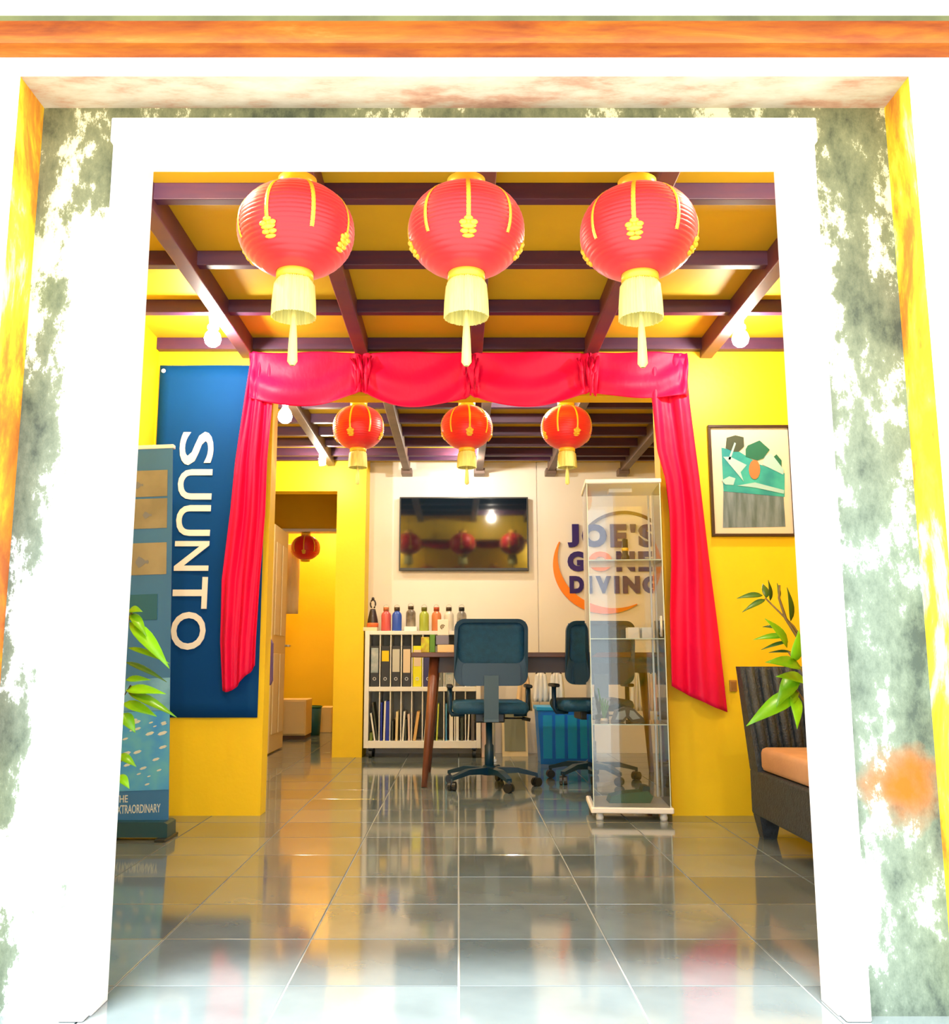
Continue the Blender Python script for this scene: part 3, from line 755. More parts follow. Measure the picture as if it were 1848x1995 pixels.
def plant(name, label, loc, pr, ph, stems, leaves):
    t = thing(name, label, 'plant', loc)
    b = B(); lathe(b, [(0, 0.0), (pr * 0.72, 0.0), (pr * 0.98, ph * 0.9), (pr * 1.06, ph * 0.9), (pr * 1.06, ph), (pr * 0.92, ph), (pr * 0.88, ph * 0.86)], 28); obj('pot', b, m_pot, t)
    b = B(); lathe(b, [(0, ph * 0.885), (pr * 0.5, ph * 0.89), (pr * 0.92, ph * 0.87)], 20); obj('soil', b, m_soil, t)
    o3 = Vector(loc)
    for s in stems:
        b = B(); pts = [Vector((0, 0, ph * 0.86)) + Vector((random.uniform(-0.03, 0.03), random.uniform(-0.03, 0.03), 0))] + [Vector(q) - o3 for q in s]
        tube(b, pts, [0.006] + [0.005 - 0.003 * i / len(s) for i in range(len(s))], 7); obj('stem', b, m_stem, t)
    for (base, tip, W, m) in leaves:
        base, tip = Vector(base), Vector(tip); d = tip - base; L = d.length
        b = leaf_mesh(L, W); o = obj('leaf', b, m, t); md = o.modifiers.new('thickness', 'SOLIDIFY'); md.thickness = 0.0008
        x = d.normalized(); up = Vector((0.15, -0.75, 0.6)); y = up.cross(x).normalized(); z = x.cross(y)
        M = Matrix((x, y, z)).transposed().to_4x4(); M.translation = base - o3
        o.matrix_local = M
    return t


def A(px, py, Y): return tuple(at(px, py, Y))


YQ = 2.95
plant('potted_plant', 'leafy green plant reaching past the right door jamb in front of the chair', (1.42, 2.95, 0), 0.13, 0.24,
      [[A(1640, 1480, YQ), A(1600, 1300, YQ), A(1545, 1220, YQ), A(1490, 1165, YQ)], [A(1640, 1480, YQ), A(1580, 1330, YQ), A(1535, 1270, YQ)], [A(1650, 1500, YQ), A(1590, 1400, YQ), A(1540, 1330, YQ)], [A(1530, 1205, YQ), A(1517, 1165, YQ), A(1518, 1140, YQ)]],
      [(A(1485, 1160, YQ), A(1441, 1157, YQ - .03), 0.012, m_leafd), (A(1490, 1168, YQ), A(1452, 1182, YQ - .05), 0.010, m_leafd),
       (A(1492, 1165, YQ), A(1489, 1132, YQ + .03), 0.013, m_leafd), (A(1500, 1170, YQ), A(1503, 1133, YQ - .03), 0.008, m_leafd), (A(1518, 1165, YQ), A(1517, 1135, YQ), 0.006, m_leafd),
       (A(1540, 1210, YQ), A(1545, 1150, YQ - .05), 0.012, m_leafd),
       (A(1533, 1262, YQ), A(1508, 1203, YQ - .06), 0.024, m_leaf), (A(1530, 1240, YQ), A(1474, 1236, YQ - .03), 0.012, m_leaf), (A(1520, 1225, YQ), A(1486, 1215, YQ + .02), 0.009, m_leafd),
       (A(1535, 1250, YQ), A(1484, 1258, YQ), 0.007, m_leafd), (A(1540, 1270, YQ), A(1500, 1265, YQ), 0.006, m_leafd),
       (A(1545, 1290, YQ - .05), A(1562, 1235, YQ - .1), 0.020, m_leaf), (A(1560, 1300, YQ - .05), A(1506, 1278, YQ - .12), 0.026, m_leaf), (A(1570, 1330, YQ), A(1530, 1305, YQ - .1), 0.024, m_leaf),
       (A(1550, 1310, YQ), A(1520, 1365, YQ - .08), 0.028, m_leaf), (A(1556, 1348, YQ), A(1464, 1396, YQ - .08), 0.030, m_leaf), (A(1545, 1352, YQ), A(1560, 1405, YQ - .1), 0.020, m_leaf), (A(1540, 1335, YQ), A(1522, 1372, YQ - .03), 0.026, m_leaf)])
YQ = 2.75
plant('potted_plant', 'yellow-green leafy plant reaching past the left door jamb over the blue pull-up banner', (-1.25, 2.85, 0), 0.12, 0.22,
      [[A(170, 1500, YQ), A(215, 1350, YQ), A(245, 1220, YQ), A(258, 1190, YQ)], [A(180, 1500, YQ), A(225, 1380, YQ), A(255, 1335, YQ)], [A(180, 1560, YQ), A(215, 1500, YQ), A(238, 1480, YQ)]],
      [(A(250, 1190, YQ), A(272, 1185, YQ - .03), 0.016, m_leaf), (A(255, 1195, YQ), A(283, 1228, YQ - .05), 0.016, m_leaf), (A(252, 1212, YQ), A(326, 1280, YQ - .08), 0.024, m_leaf), (A(250, 1262, YQ), A(322, 1276, YQ - .05), 0.010, m_leaf),
       (A(245, 1290, YQ), A(318, 1312, YQ - .05), 0.010, m_leafd), (A(245, 1345, YQ), A(312, 1338, YQ - .05), 0.018, m_leaf), (A(250, 1350, YQ), A(334, 1376, YQ - .08), 0.016, m_leaf), (A(245, 1325, YQ), A(290, 1318, YQ), 0.012, m_leaf),
       (A(240, 1370, YQ), A(300, 1384, YQ - .03), 0.018, m_leaf), (A(238, 1390, YQ), A(262, 1420, YQ - .03), 0.020, m_leaf), (A(232, 1470, YQ), A(262, 1486, YQ - .03), 0.014, m_leaf), (A(232, 1510, YQ), A(250, 1530, YQ - .03), 0.014, m_leaf)])

# ------------------------------------------------------------------ glass display cabinet
gc = thing('display_cabinet', 'tall narrow glass display cabinet with white base and top', 'cabinet', (0.832, 4.72, 0), -0.075)
CWd, CDp, CH = 0.182, 0.182, 1.64
b = B(); prism(b, rrect(-CWd - 0.012, CWd + 0.012, 0, 1, 0.004), 0, 1); b.free()
bobj('base_plate', m_plastic, -CWd - 0.012, CWd + 0.012, -CDp - 0.012, CDp + 0.012, 0.035, 0.062, gc, 0.006)
bobj('top_plate', m_plastic, -CWd - 0.006, CWd + 0.006, -CDp - 0.006, CDp + 0.006, CH - 0.022, CH, gc, 0.005)
for sx in (-1, 1):
    for sy in (-1, 1):
        b = B(); lathe(b, [(0, 0), (0.017, 0), (0.019, 0.012), (0.014, 0.036), (0, 0.036)], 14, (sx * 0.15, sy * 0.15, 0)); obj('foot', b, m_plastic, gc)
for (x0, x1, y0, y1) in ((-CWd, -CWd + 0.004, -CDp, CDp), (CWd - 0.004, CWd, -CDp, CDp), (-CWd + 0.005, CWd - 0.005, -CDp, -CDp + 0.004), (-CWd + 0.005, CWd - 0.005, CDp - 0.004, CDp)):
    bobj('glass_panel', m_glass, x0, x1, y0, y1, 0.063, CH - 0.023, gc)
shz = [Z_(1406, 4.72), Z_(1245, 4.72), Z_(1097, 4.72)]
m_gedge = mat('glass_shelf_edge', (0.60, 0.72, 0.64), 0.15)
for sx in (-1, 1):
    bobj('panel_edge', m_gedge, sx * (CWd - 0.0025) - 0.0022, sx * (CWd - 0.0025) + 0.0022, -CDp - 0.002, -CDp - 0.0002, 0.063, CH - 0.023, gc)
for z in shz:
    s_ = bobj('glass_shelf', m_glass, -CWd + 0.006, CWd - 0.006, -CDp + 0.008, CDp - 0.008, z - 0.005, z, gc)
    bobj('polished_edge', m_gedge, -CWd + 0.006, CWd - 0.006, -CDp + 0.006, -CDp + 0.0079, z - 0.005, z, s_)
m_alu = mat('cabinet_aluminium', (0.62, 0.63, 0.60), 0.3, metal=0.4)
for sx in (-1, 1):
    b = B(); box(b, sx * (CWd - 0.016) - 0.005, sx * (CWd - 0.016) + 0.005, CDp - 0.018, CDp - 0.008, 0.063, CH - 0.023, 0.001); obj('upright', b, m_alu, gc)
b = B(); tube(b, [(CWd - 0.02, -CDp - 0.012, 0.86), (CWd - 0.02, -CDp - 0.012, 0.96)], 0.006, 8); box(b, CWd - 0.026, CWd - 0.014, -CDp - 0.012, -CDp - 0.0005, 0.87, 0.88); box(b, CWd - 0.026, CWd - 0.014, -CDp - 0.012, -CDp - 0.0005, 0.94, 0.95); obj('door_handle', b, m_alu, gc)
bobj('lamp_unit', m_plastic, -0.06, 0.06, -0.045, 0.045, CH - 0.044, CH - 0.0225, gc, 0.004)

# things inside the cabinet
ox, oy = 0.832, 4.72
z1, z2, z3 = shz
t = thing('dive_mask', 'grey dive mask on the lowest glass shelf of the cabinet', 'mask', (ox + 0.0, oy - 0.02, z1 + 0.001))
b = B(); prism(b, [(-0.075, 0.0), (-0.055, 0.055), (-0.01, 0.072), (0.03, 0.066), (0.078, 0.02), (0.085, 0.0), (0.02, 0.0), (0.0, 0.022), (-0.02, 0.0)], -0.03, 0.03); obj('mask_skirt', b, mat('mask_grey', (0.05, 0.07, 0.075), 0.35), t)
b = B(); prism(b, [(-0.06, 0.012), (-0.045, 0.05), (-0.012, 0.058), (-0.008, 0.03), (-0.025, 0.012)], -0.034, -0.031); prism(b, [(0.025, 0.012), (0.008, 0.03), (0.012, 0.058), (0.03, 0.054), (0.062, 0.018)], -0.034, -0.031); obj('mask_lens', b, mat('mask_lens', (0.30, 0.38, 0.40), 0.08), t)
t = thing('coral_branch', 'green branching coral ornament standing on the lowest cabinet shelf', 'ornament', (ox - 0.105, oy + 0.02, z1 + 0.001))
b = B(); lathe(b, [(0, 0), (0.022, 0), (0.016, 0.014), (0, 0.016)], 12); obj('ornament_base', b, m_plastic, t)
rnd = random.Random(9); b = B()
for k in range(9):
    a = rnd.uniform(0, 6.28); h = rnd.uniform(0.07, 0.17); q = rnd.uniform(0.01, 0.04)
    tube(b, [(0, 0, 0.01), (q * 0.4 * math.cos(a), q * 0.4 * math.sin(a), h * 0.5), (q * math.cos(a), q * math.sin(a), h)], [0.006, 0.005, 0.003], 6)
obj('coral_arms', b, mat('coral_green', (0.10, 0.32, 0.12), 0.6), t)
tag(bobj('white_box', m_plastic, ox + 0.02, ox + 0.075, oy - 0.02, oy + 0.05, z2 + 0.001, z2 + 0.058, None, 0.002), 'small white carton, left of two on the middle cabinet shelf', 'box', 'cartons in the cabinet')
tag(bobj('white_box', m_plastic, ox + 0.09, ox + 0.14, oy - 0.02, oy + 0.05, z2 + 0.001, z2 + 0.058, None, 0.002), 'small white carton, right of two on the middle cabinet shelf', 'box', 'cartons in the cabinet')
t = thing('dive_torch', 'dark handheld torch on the top glass shelf of the cabinet', 'torch', (ox + 0.02, oy, z3 + 0.001))
b = B(); lathe(b, [(0, 0), (0.020, 0), (0.022, 0.03), (0.015, 0.045), (0.015, 0.12), (0.0, 0.125)], 16); obj('torch_body', b, mat('torch_dark', (0.05, 0.035, 0.02), 0.4), t)
b = B(); lathe(b, [(0.0155, 0.06), (0.0175, 0.062), (0.0175, 0.075), (0.0155, 0.077)], 16); obj('grip_ring', b, m_gold, t)
t = thing('green_fin', 'folded green rubber fins lying on the cabinet floor', 'fins', (ox, oy, 0.063))
b = B(); prism(b, [(-0.10, 0), (0.10, 0), (0.115, 0.03), (0.09, 0.055), (-0.03, 0.045), (-0.09, 0.03)], -0.05, 0.05); obj('fin_blade', b, mat('fin_green', (0.05, 0.15, 0.08), 0.5), t)
b = B(); prism(b, [(0.06, 0.05), (0.10, 0.045), (0.10, 0.075), (0.07, 0.08)], -0.045, 0.045); obj('foot_pocket', b, mat('fin_dark', (0.02, 0.06, 0.05), 0.5), t)


# ------------------------------------------------------------------ office chairs
def office_chair(label, loc, rz):
    """origin on the floor under the gas column; the sitter faces +y (towards the desk)"""
    t = thing('office_chair', label, 'chair', loc, rz, 'office chairs at the desk')
    # backrest frame: rounded ring, mesh panel inside
    def ring(b, s0, s1, y0, y1):
        out = rrect(-0.215, 0.215, 0.60, 0.985, 0.06, 6); inn = rrect(-0.215 + s0, 0.215 - s0, 0.60 + s1, 0.985 - s0, 0.045, 6)
        n = len(out)
        def yv(z, y): return y + 0.10 * ((z - 0.6) / 0.385) ** 2 * -0.6
        V = [[b.verts.new((x, yv(z, y), z)) for x, z in P] for P, y in ((out, y0), (out, y1), (inn, y1), (inn, y0))]
        for a in range(4):
            for i in range(n): b.faces.new((V[a][i], V[a][(i + 1) % n], V[(a + 1) % 4][(i + 1) % n], V[(a + 1) % 4][i]))
    b = B(); ring(b, 0.022, 0.13, -0.255, -0.225); obj('back_frame', b, m_chairpl, t)
    b = B(); NU, NV = 8, 8; g = []
    for j in range(NV + 1):
        z = 0.62 + (0.97 - 0.62) * j / NV
        g.append([b.verts.new((-0.202 + 0.404 * i / NU, -0.232 - 0.06 * ((z - 0.6) / 0.385) ** 2 + 0.012 * math.cos((i / NU - 0.5) * PI), z)) for i in range(NU + 1)])
    for j in range(NV):
        for i in range(NU): b.faces.new((g[j][i], g[j][i + 1], g[j + 1][i + 1], g[j + 1][i])).smooth = True
    o = obj('mesh_back', b, m_mesh, t); md = o.modifiers.new('thickness', 'SOLIDIFY'); md.thickness = 0.004
    b = B(); prism(b, rrect(-0.17, 0.17, 0.60, 0.73, 0.03), -0.272, -0.256); obj('lumbar_plate', b, m_chairpl, t)
    # J bar
    b = B(); hexa(b, [(-0.042, -0.27, 0.41), (0.042, -0.27, 0.41), (0.042, -0.245, 0.41), (-0.042, -0.245, 0.41), (-0.042, -0.292, 0.66), (0.042, -0.292, 0.66), (0.042, -0.27, 0.66), (-0.042, -0.27, 0.66)])
    hexa(b, [(-0.042, -0.27, 0.395), (0.042, -0.27, 0.395), (0.042, 0.0, 0.395), (-0.042, 0.0, 0.395), (-0.042, -0.27, 0.415), (0.042, -0.27, 0.415), (0.042, 0.0, 0.415), (-0.042, 0.0, 0.415)]); obj('back_support', b, mat('chair_bar_grey', (0.05, 0.10, 0.14), 0.35), t)
    b = B(); box(b, -0.225, 0.225, -0.22, 0.24, 0.435, 0.505, 0.03); obj('seat', b, m_mesh, t, smooth=True)
    b = B(); box(b, -0.09, 0.09, -0.10, 0.10, 0.38, 0.436, 0.008); obj('tilt_mechanism', b, m_black, t)
    b = B(); tube(b, [(0.08, 0.0, 0.40), (0.20, 0.0, 0.40)], 0.005, 8); tube(b, [(0.20, 0, 0.40), (0.25, 0, 0.39)], 0.011, 8); obj('height_lever', b, m_black, t)
    for sx in (-1, 1):
        b = B(); tube(b, [(sx * 0.15, 0.0, 0.425), (sx * 0.225, 0.0, 0.425), (sx * 0.238, 0.0, 0.45), (sx * 0.238, 0.0, 0.58)], 0.015, 8); o = obj('armrest', b, m_chairpl, t)
        b = B(); box(b, sx * 0.238 - 0.02, sx * 0.238 + 0.02, -0.10, 0.10, 0.58, 0.602, 0.009); obj('arm_pad', b, m_black, o)
    b = B(); lathe(b, [(0, 0.09), (0.028, 0.09), (0.028, 0.24), (0.020, 0.25), (0.020, 0.385), (0, 0.385)], 16); obj('gas_column', b, m_chairpl, t)
    b = B(); lathe(b, [(0, 0.07), (0.045, 0.07), (0.045, 0.11), (0.035, 0.125), (0, 0.125)], 16); obj('base_hub', b, m_chairpl, t)
    for k in range(5):
        a = -PI / 2 + 0.35 + k * 2 * PI / 5; ca, sa = math.cos(a), math.sin(a)
        b = B(); hw0, hw1 = 0.026, 0.016; pts = []
        for (r, hw, zl, zh) in ((0.03, hw0, 0.075, 0.115), (0.17, 0.022, 0.082, 0.112), (0.29, hw1, 0.058, 0.078)):
            pts.append([(ca * r - sa * s * hw, sa * r + ca * s * hw, z) for s, z in ((-1, zl), (1, zl), (1, zh), (-1, zh))])
        V = [[b.verts.new(p) for p in q] for q in pts]
        for i in range(2):
            for q in range(4): b.faces.new((V[i][q], V[i][(q + 1) % 4], V[i + 1][(q + 1) % 4], V[i + 1][q]))
        b.faces.new(V[0]); b.faces.new(V[2][::-1])
        arm = obj('base_arm', b, m_chairpl, t)
        b = B()
        M = Matrix.Translation((ca * 0.285, sa * 0.285, 0.026)) @ Matrix.Rotation(a + 0.6, 4, 'Z') @ Matrix.Rotation(PI / 2, 4, 'X')
        for off in (-0.013, 0.013):
            bmesh.ops.create_cone(b, segments=16, radius1=0.026, radius2=0.026, depth=0.018, cap_ends=True, matrix=M @ Matrix.Translation((0, 0, off)))
        box(b, ca * 0.285 - 0.008, ca * 0.285 + 0.008, sa * 0.285 - 0.008, sa * 0.285 + 0.008, 0.026, 0.066)
        obj('caster', b, m_black, arm)
    return t


office_chair('black-blue mesh office chair in plain view, back turned to the door', (0.184, 5.74, 0), 0.02)
office_chair('black-blue mesh office chair half hidden behind the glass cabinet', (0.842, 6.02, 0), 0.10)

# ------------------------------------------------------------------ desk
dk = thing('desk', 'dark wooden desk with slanted legs behind the office chairs', 'desk', (0.55, 6.14, 0))
bobj('desk_top', m_desk, -0.845, 0.85, -0.36, 0.36, 0.765, 0.795, dk, 0.004)
bobj('apron', mat('desk_apron_grey', (0.10, 0.08, 0.09), 0.5), -0.70, 0.72, -0.27, -0.25, 0.67, 0.765, dk)
bobj('apron', MATS['desk_apron_grey'], -0.70, 0.72, 0.25, 0.27, 0.67, 0.765, dk)
for sx in (-1, 1):
    for sy in (-1, 1):
        b = B(); tube(b, [(sx * 0.70, sy * 0.27, 0.765), (sx * 0.755, sy * 0.335 - (0.10 if sy < 0 else 0), 0.0)], [0.032, 0.017], 12); obj('leg', b, m_leg, dk)

ZD = 0.7955
YDK = 5.92
def desk_item(name, label, px0, px1, y0, y1, m, cat='box', zb=ZD, d=0.10, Y=YDK, bev=0.003, grp='cartons stacked on the desk'):
    z0 = zb; z1 = zb + (Z_(y0, Y) - Z_(y1, Y))
    o = bobj(name, m, X_(px0, y0, Y), X_(px1, y0, Y), Y, Y + d, z0, z1, None, bev); return tag(o, label, cat, grp), z1


_, zq = desk_item('carton', 'cream carton at the bottom of the stack on the desk', 852, 884, 1258, 1273, mat('carton_cream', (0.78, 0.55, 0.28), 0.6))
_, zq = desk_item('carton', 'grey-purple carton in the middle of the stack on the desk', 849, 874, 1240, 1258, mat('carton_greypurple', (0.20, 0.19, 0.26), 0.6), zb=zq + 0.0005)
bx_, zq2 = desk_item('carton', 'white carton with a dark round print on top of the stack', 852, 874, 1209, 1240, mat('carton_white', (0.80, 0.72, 0.60), 0.6), zb=zq + 0.0005)
b = B(); cxp = X_(862, 1222, YDK); czp = (zq + zq2) / 2 + 0.003
for r0, r1, a0, a1 in ((0.010, 0.016, 20, 260), (0.003, 0.008, 0, 360)):
    n = 16
    for i in range(n):
        q0, q1 = math.radians(a0 + (a1 - a0) * i / n), math.radians(a0 + (a1 - a0) * (i + 1) / n)
        prism(b, [(cxp + r0 * math.cos(q0), czp + r0 * math.sin(q0)), (cxp + r1 * math.cos(q0), czp + r1 * math.sin(q0)), (cxp + r1 * math.cos(q1), czp + r1 * math.sin(q1)), (cxp + r0 * math.cos(q1), czp + r0 * math.sin(q1))], YDK - 0.0012, YDK - 0.0002)
obj('printed_mark', b, mat('print_olive', (0.16, 0.12, 0.04), 0.6), bx_)
desk_item('small_carton', 'yellow and olive carton at the left end of the desk', 820, 836, 1243, 1273, mat('carton_lime', (0.55, 0.62, 0.02), 0.6, col2=(0.40, 0.22, 0.03), nscale=30), grp='small cartons on the desk')
desk_item('small_carton', 'dark green carton beside the lime one on the desk', 837, 847, 1238, 1273, mat('carton_green', (0.10, 0.25, 0.02), 0.6), grp='small cartons on the desk')

# ------------------------------------------------------------------ bookshelf
YS0, YS1 = 7.36, 7.70
sx0, sx1 = -0.735, 0.172
ZT = Z_(1229, YS0); ZM = Z_(1338, YS0); ZB = 0.075
bs = thing('bookshelf', 'low white two-row bookshelf on casters against the white wall', 'bookshelf', ((sx0 + sx1) / 2, YS0, 0))
hw = (sx1 - sx0) / 2; dS = YS1 - YS0
bobj('side_panel', m_white, -hw, -hw + 0.035, 0, dS, ZB, ZT, bs, 0.002)
bobj('side_panel', m_white, hw - 0.035, hw, 0, dS, ZB, ZT, bs, 0.002)
bobj('top_board', m_white, -hw + 0.0352, hw - 0.0352, 0, dS, ZT - 0.03, ZT, bs, 0.002)
bobj('bottom_board', m_white, -hw + 0.0352, hw - 0.0352, 0, dS, ZB, ZB + 0.055, bs, 0.002)
bobj('middle_shelf', m_white, -hw + 0.0352, hw - 0.0352, 0, dS, ZM - 0.035, ZM, bs, 0.002)
bobj('back_board', mat('shelf_back_cream', (0.62, 0.58, 0.46), 0.7), -hw + 0.0352, hw - 0.0352, dS - 0.012, dS - 0.004, ZB + 0.055, ZT - 0.03, bs)
NC = 10; cw = (2 * hw - 0.07) / NC
db = B(); box(db, -0.004, 0.004, 0.01, dS - 0.013, 0, 1.0); dob = None
for row, (za, zc_) in enumerate(((ZM + 0.0002, ZT - 0.0302), (ZB + 0.0552, ZM - 0.0352))):
    for i in range(1, NC):
        if dob is None: dob = obj('divider', db, m_white, bs); o = dob
        else: o = dob.copy(); C.objects.link(o); o.parent = bs
        o.location = (-hw + 0.035 + i * cw, 0, za); o.scale = (1, 1, zc_ - za)
for sx in (-1, 1):
    for y in (0.05, dS - 0.05):
        b = B(); bmesh.ops.create_cone(b, segments=18, radius1=0.032, radius2=0.032, depth=0.024, cap_ends=True, matrix=Matrix.Translation((sx * (hw - 0.05), y, 0.032)) @ Matrix.Rotation(PI / 2, 4, 'Y'))
        box(b, sx * (hw - 0.05) - 0.02, sx * (hw - 0.05) + 0.02, y - 0.02, y + 0.02, 0.062, ZB - 0.0005); obj('caster', b, m_black, bs)


def cellx(i): return sx0 + 0.035 + i * cw


def binder(i, body, lab, lz0, lz1, label):
    x0, x1 = cellx(i) + 0.008, cellx(i + 1) - 0.008; z0 = ZM + 0.0008; h = 0.315
    t = thing('ring_binder', label, 'binder', ((x0 + x1) / 2, YS0 + 0.012, z0), group='ring binders on the bookshelf'); hwb = (x1 - x0) / 2
    b = B(); box(b, -hwb, hwb, 0, 0.26, 0, h, 0.003); obj('binder_cover', b, body, t)
    if lab: bobj('spine_label', lab, -hwb + 0.006, hwb - 0.006, -0.0012, -0.0001, h * lz0, h * lz1, t)
    b = B(); n = 14
    for k in range(n):
        q0, q1 = 2 * PI * k / n, 2 * PI * (k + 1) / n
        prism(b, [(0.009 * math.cos(q0), 0.06 + 0.009 * math.sin(q0)), (0.013 * math.cos(q0), 0.06 + 0.013 * math.sin(q0)), (0.013 * math.cos(q1), 0.06 + 0.013 * math.sin(q1)), (0.009 * math.cos(q1), 0.06 + 0.009 * math.sin(q1))], -0.002, -0.0001)
    obj('finger_ring', b, m_alu, t)


m_bk = mat('binder_black', (0.022, 0.026, 0.034), 0.45)
m_ly = mat('label_yellow', (0.85, 0.60, 0.0), 0.6); m_lg = mat('label_grey', (0.55, 0.56, 0.52), 0.6); m_lc = mat('label_cream', (0.72, 0.60, 0.45), 0.6)
m_lb = mat('label_blue_grey', (0.20, 0.30, 0.36), 0.6, col2=(0.55, 0.58, 0.60), nscale=14)
binder(0, m_bk, m_lb, 0.34, 0.95, 'black binder with blue-grey label, first from the yellow column')
binder(1, m_bk, m_ly, 0.62, 0.88, 'black binder with a short yellow label')
binder(2, m_bk, m_lg, 0.36, 0.92, 'black binder with a long light grey label')
binder(3, m_bk, m_lc, 0.34, 0.92, 'black binder with a long cream label beside the yellow binder')
binder(4, mat('binder_yellow', (0.82, 0.80, 0.0), 0.45), m_lc, 0.50, 0.90, 'bright yellow binder with a cream label')
binder(5, mat('binder_navy', (0.03, 0.03, 0.14), 0.45), mat('label_white', (0.82, 0.8, 0.75), 0.6), 0.80, 0.93, 'dark navy binder right of the yellow binder')
binder(6, mat('binder_grey', (0.18, 0.20, 0.19), 0.45), None, 0, 0, 'plain grey binder behind the desk leg')
binder(7, mat('binder_lightgrey', (0.45, 0.50, 0.50), 0.45), m_lb, 0.3, 0.9, 'light grey binder behind the office chair')


def folder(i, f, wd, ang, h, m, label):
    """a thin magazine in the lower row, cell i, at fraction f of the cell, leaning by ang"""
    z0 = ZB + 0.0558
    x = cellx(i) + 0.006 + f * (cw - 0.012)
    b = B(); hwd = wd / 2; ca, sa = math.cos(ang), math.sin(ang)
    P = [(-hwd, 0), (hwd, 0), (hwd, h), (-hwd, h)]
    P = [(px * ca + pz * sa, -px * sa + pz * ca) for px, pz in P]; mz = min(p[1] for p in P)
    P = [(px, pz - mz) for px, pz in P]
    prism(b, P, 0, 0.22)
    o = obj('magazine', b, m, None, (x, YS0 + 0.014, z0)); tag(o, label, 'magazine', 'magazines in the lower shelf row')


m_mw = mat('paper_white', (0.82, 0.82, 0.78), 0.5); m_mc = mat('paper_cream', (0.76, 0.62, 0.34), 0.5); m_mb = mat('paper_blue', (0.01, 0.03, 0.42), 0.4)
m_md = mat('paper_dark', (0.06, 0.07, 0.05), 0.5); m_mt = mat('paper_tan', (0.72, 0.45, 0.16), 0.5); m_mk = mat('paper_skyblue', (0.10, 0.38, 0.70), 0.5)
m_mg = mat('paper_green', (0.14, 0.20, 0.03), 0.5); m_mp = mat('paper_pinkish', (0.75, 0.58, 0.50), 0.5)
folder(0, 0.62, 0.012, -0.16, 0.21, m_mw, 'white magazine leaning left in the first lower cell')
folder(0, 0.90, 0.010, -0.14, 0.29, m_md, 'dark magazine leaning over the white one in the first lower cell')
folder(0, 0.22, 0.022, 0.0, 0.06, m_mg, 'short green booklet in the first lower cell')
folder(1, 0.45, 0.014, 0.02, 0.30, m_mw, 'white magazine between the blue folders')
folder(1, 0.15, 0.012, 0.0, 0.29, m_mb, 'dark blue folder at the left of the second lower cell')
folder(1, 0.80, 0.026, 0.0, 0.30, m_mb, 'thick dark blue folder at the right of the second lower cell')
folder(2, 0.18, 0.012, 0.0, 0.15, m_md, 'short dark booklet in the third lower cell')
folder(2, 0.62, 0.018, 0.02, 0.22, m_mc, 'cream magazine in the third lower cell')
folder(3, 0.15, 0.014, 0.05, 0.22, m_mw, 'white magazine in the fourth lower cell')
folder(3, 0.45, 0.012, 0.0, 0.16, m_md, 'short dark booklet in the fourth lower cell')
folder(3, 0.84, 0.016, -0.03, 0.20, m_mp, 'pinkish magazine in the fourth lower cell')
folder(4, 0.22, 0.022, 0.14, 0.22, m_mt, 'tan magazine leaning right in the fifth lower cell')
folder(5, 0.15, 0.012, 0.08, 0.16, m_mw, 'small white booklet beside the desk leg')
folder(5, 0.55, 0.012, 0.05, 0.18, m_md, 'small dark booklet beside the desk leg')
folder(6, 0.30, 0.010, 0.05, 0.28, mat('paper_lime', (0.62, 0.70, 0.08), 0.5), 'lime green magazine right of the desk leg')
folder(7, 0.16, 0.010, 0.0, 0.28, m_mk, 'tall sky blue magazine in the eighth lower cell')
folder(7, 0.70, 0.028, 0.0, 0.25, m_mw, 'thick white magazine stack in the eighth lower cell')
folder(8, 0.20, 0.022, 0.0, 0.22, m_mw, 'white magazine in the ninth lower cell')
folder(8, 0.70, 0.020, 0.0, 0.17, m_md, 'dark booklet in the ninth lower cell')
folder(9, 0.20, 0.010, 0.04, 0.20, m_mw, 'thin white magazine in the last lower cell')
folder(9, 0.70, 0.024, 0.0, 0.20, mat('paper_greybrown', (0.14, 0.12, 0.11), 0.5), 'grey-brown magazine in the last lower cell')


# ------------------------------------------------------------------ bottles on the bookshelf
def bottle(px, m, capm, label, base=None, Y=YS0 + 0.10):
    x = X_(px, 1200, Y); t = thing('steel_bottle', label, 'bottle', (x, Y, ZT + 0.0006 + (base or 0)), group='steel bottles on the bookshelf'); s = 0.86 if base else 1.0
    b = B(); lathe(b, [(0, 0), (0.036, 0), (0.039, 0.006), (0.039, 0.125 * s), (0.034, 0.142 * s), (0.022, 0.152 * s), (0.020, 0.160 * s), (0, 0.160 * s)], 24); obj('bottle_body', b, m, t)
    b = B(); lathe(b, [(0, 0.1602 * s), (0.023, 0.1602 * s), (0.023, 0.185 * s), (0.019, 0.190 * s), (0, 0.190 * s)], 20); c_ = obj('bottle_cap', b, capm, t)
    b = B(); tube(b, [(0.022 * math.cos(a), 0, 0.186 * s + 0.026 * math.sin(a)) for a in [i * PI / 8 for i in range(9)]], 0.0035, 6); obj('carry_loop', b, m_alu, c_)


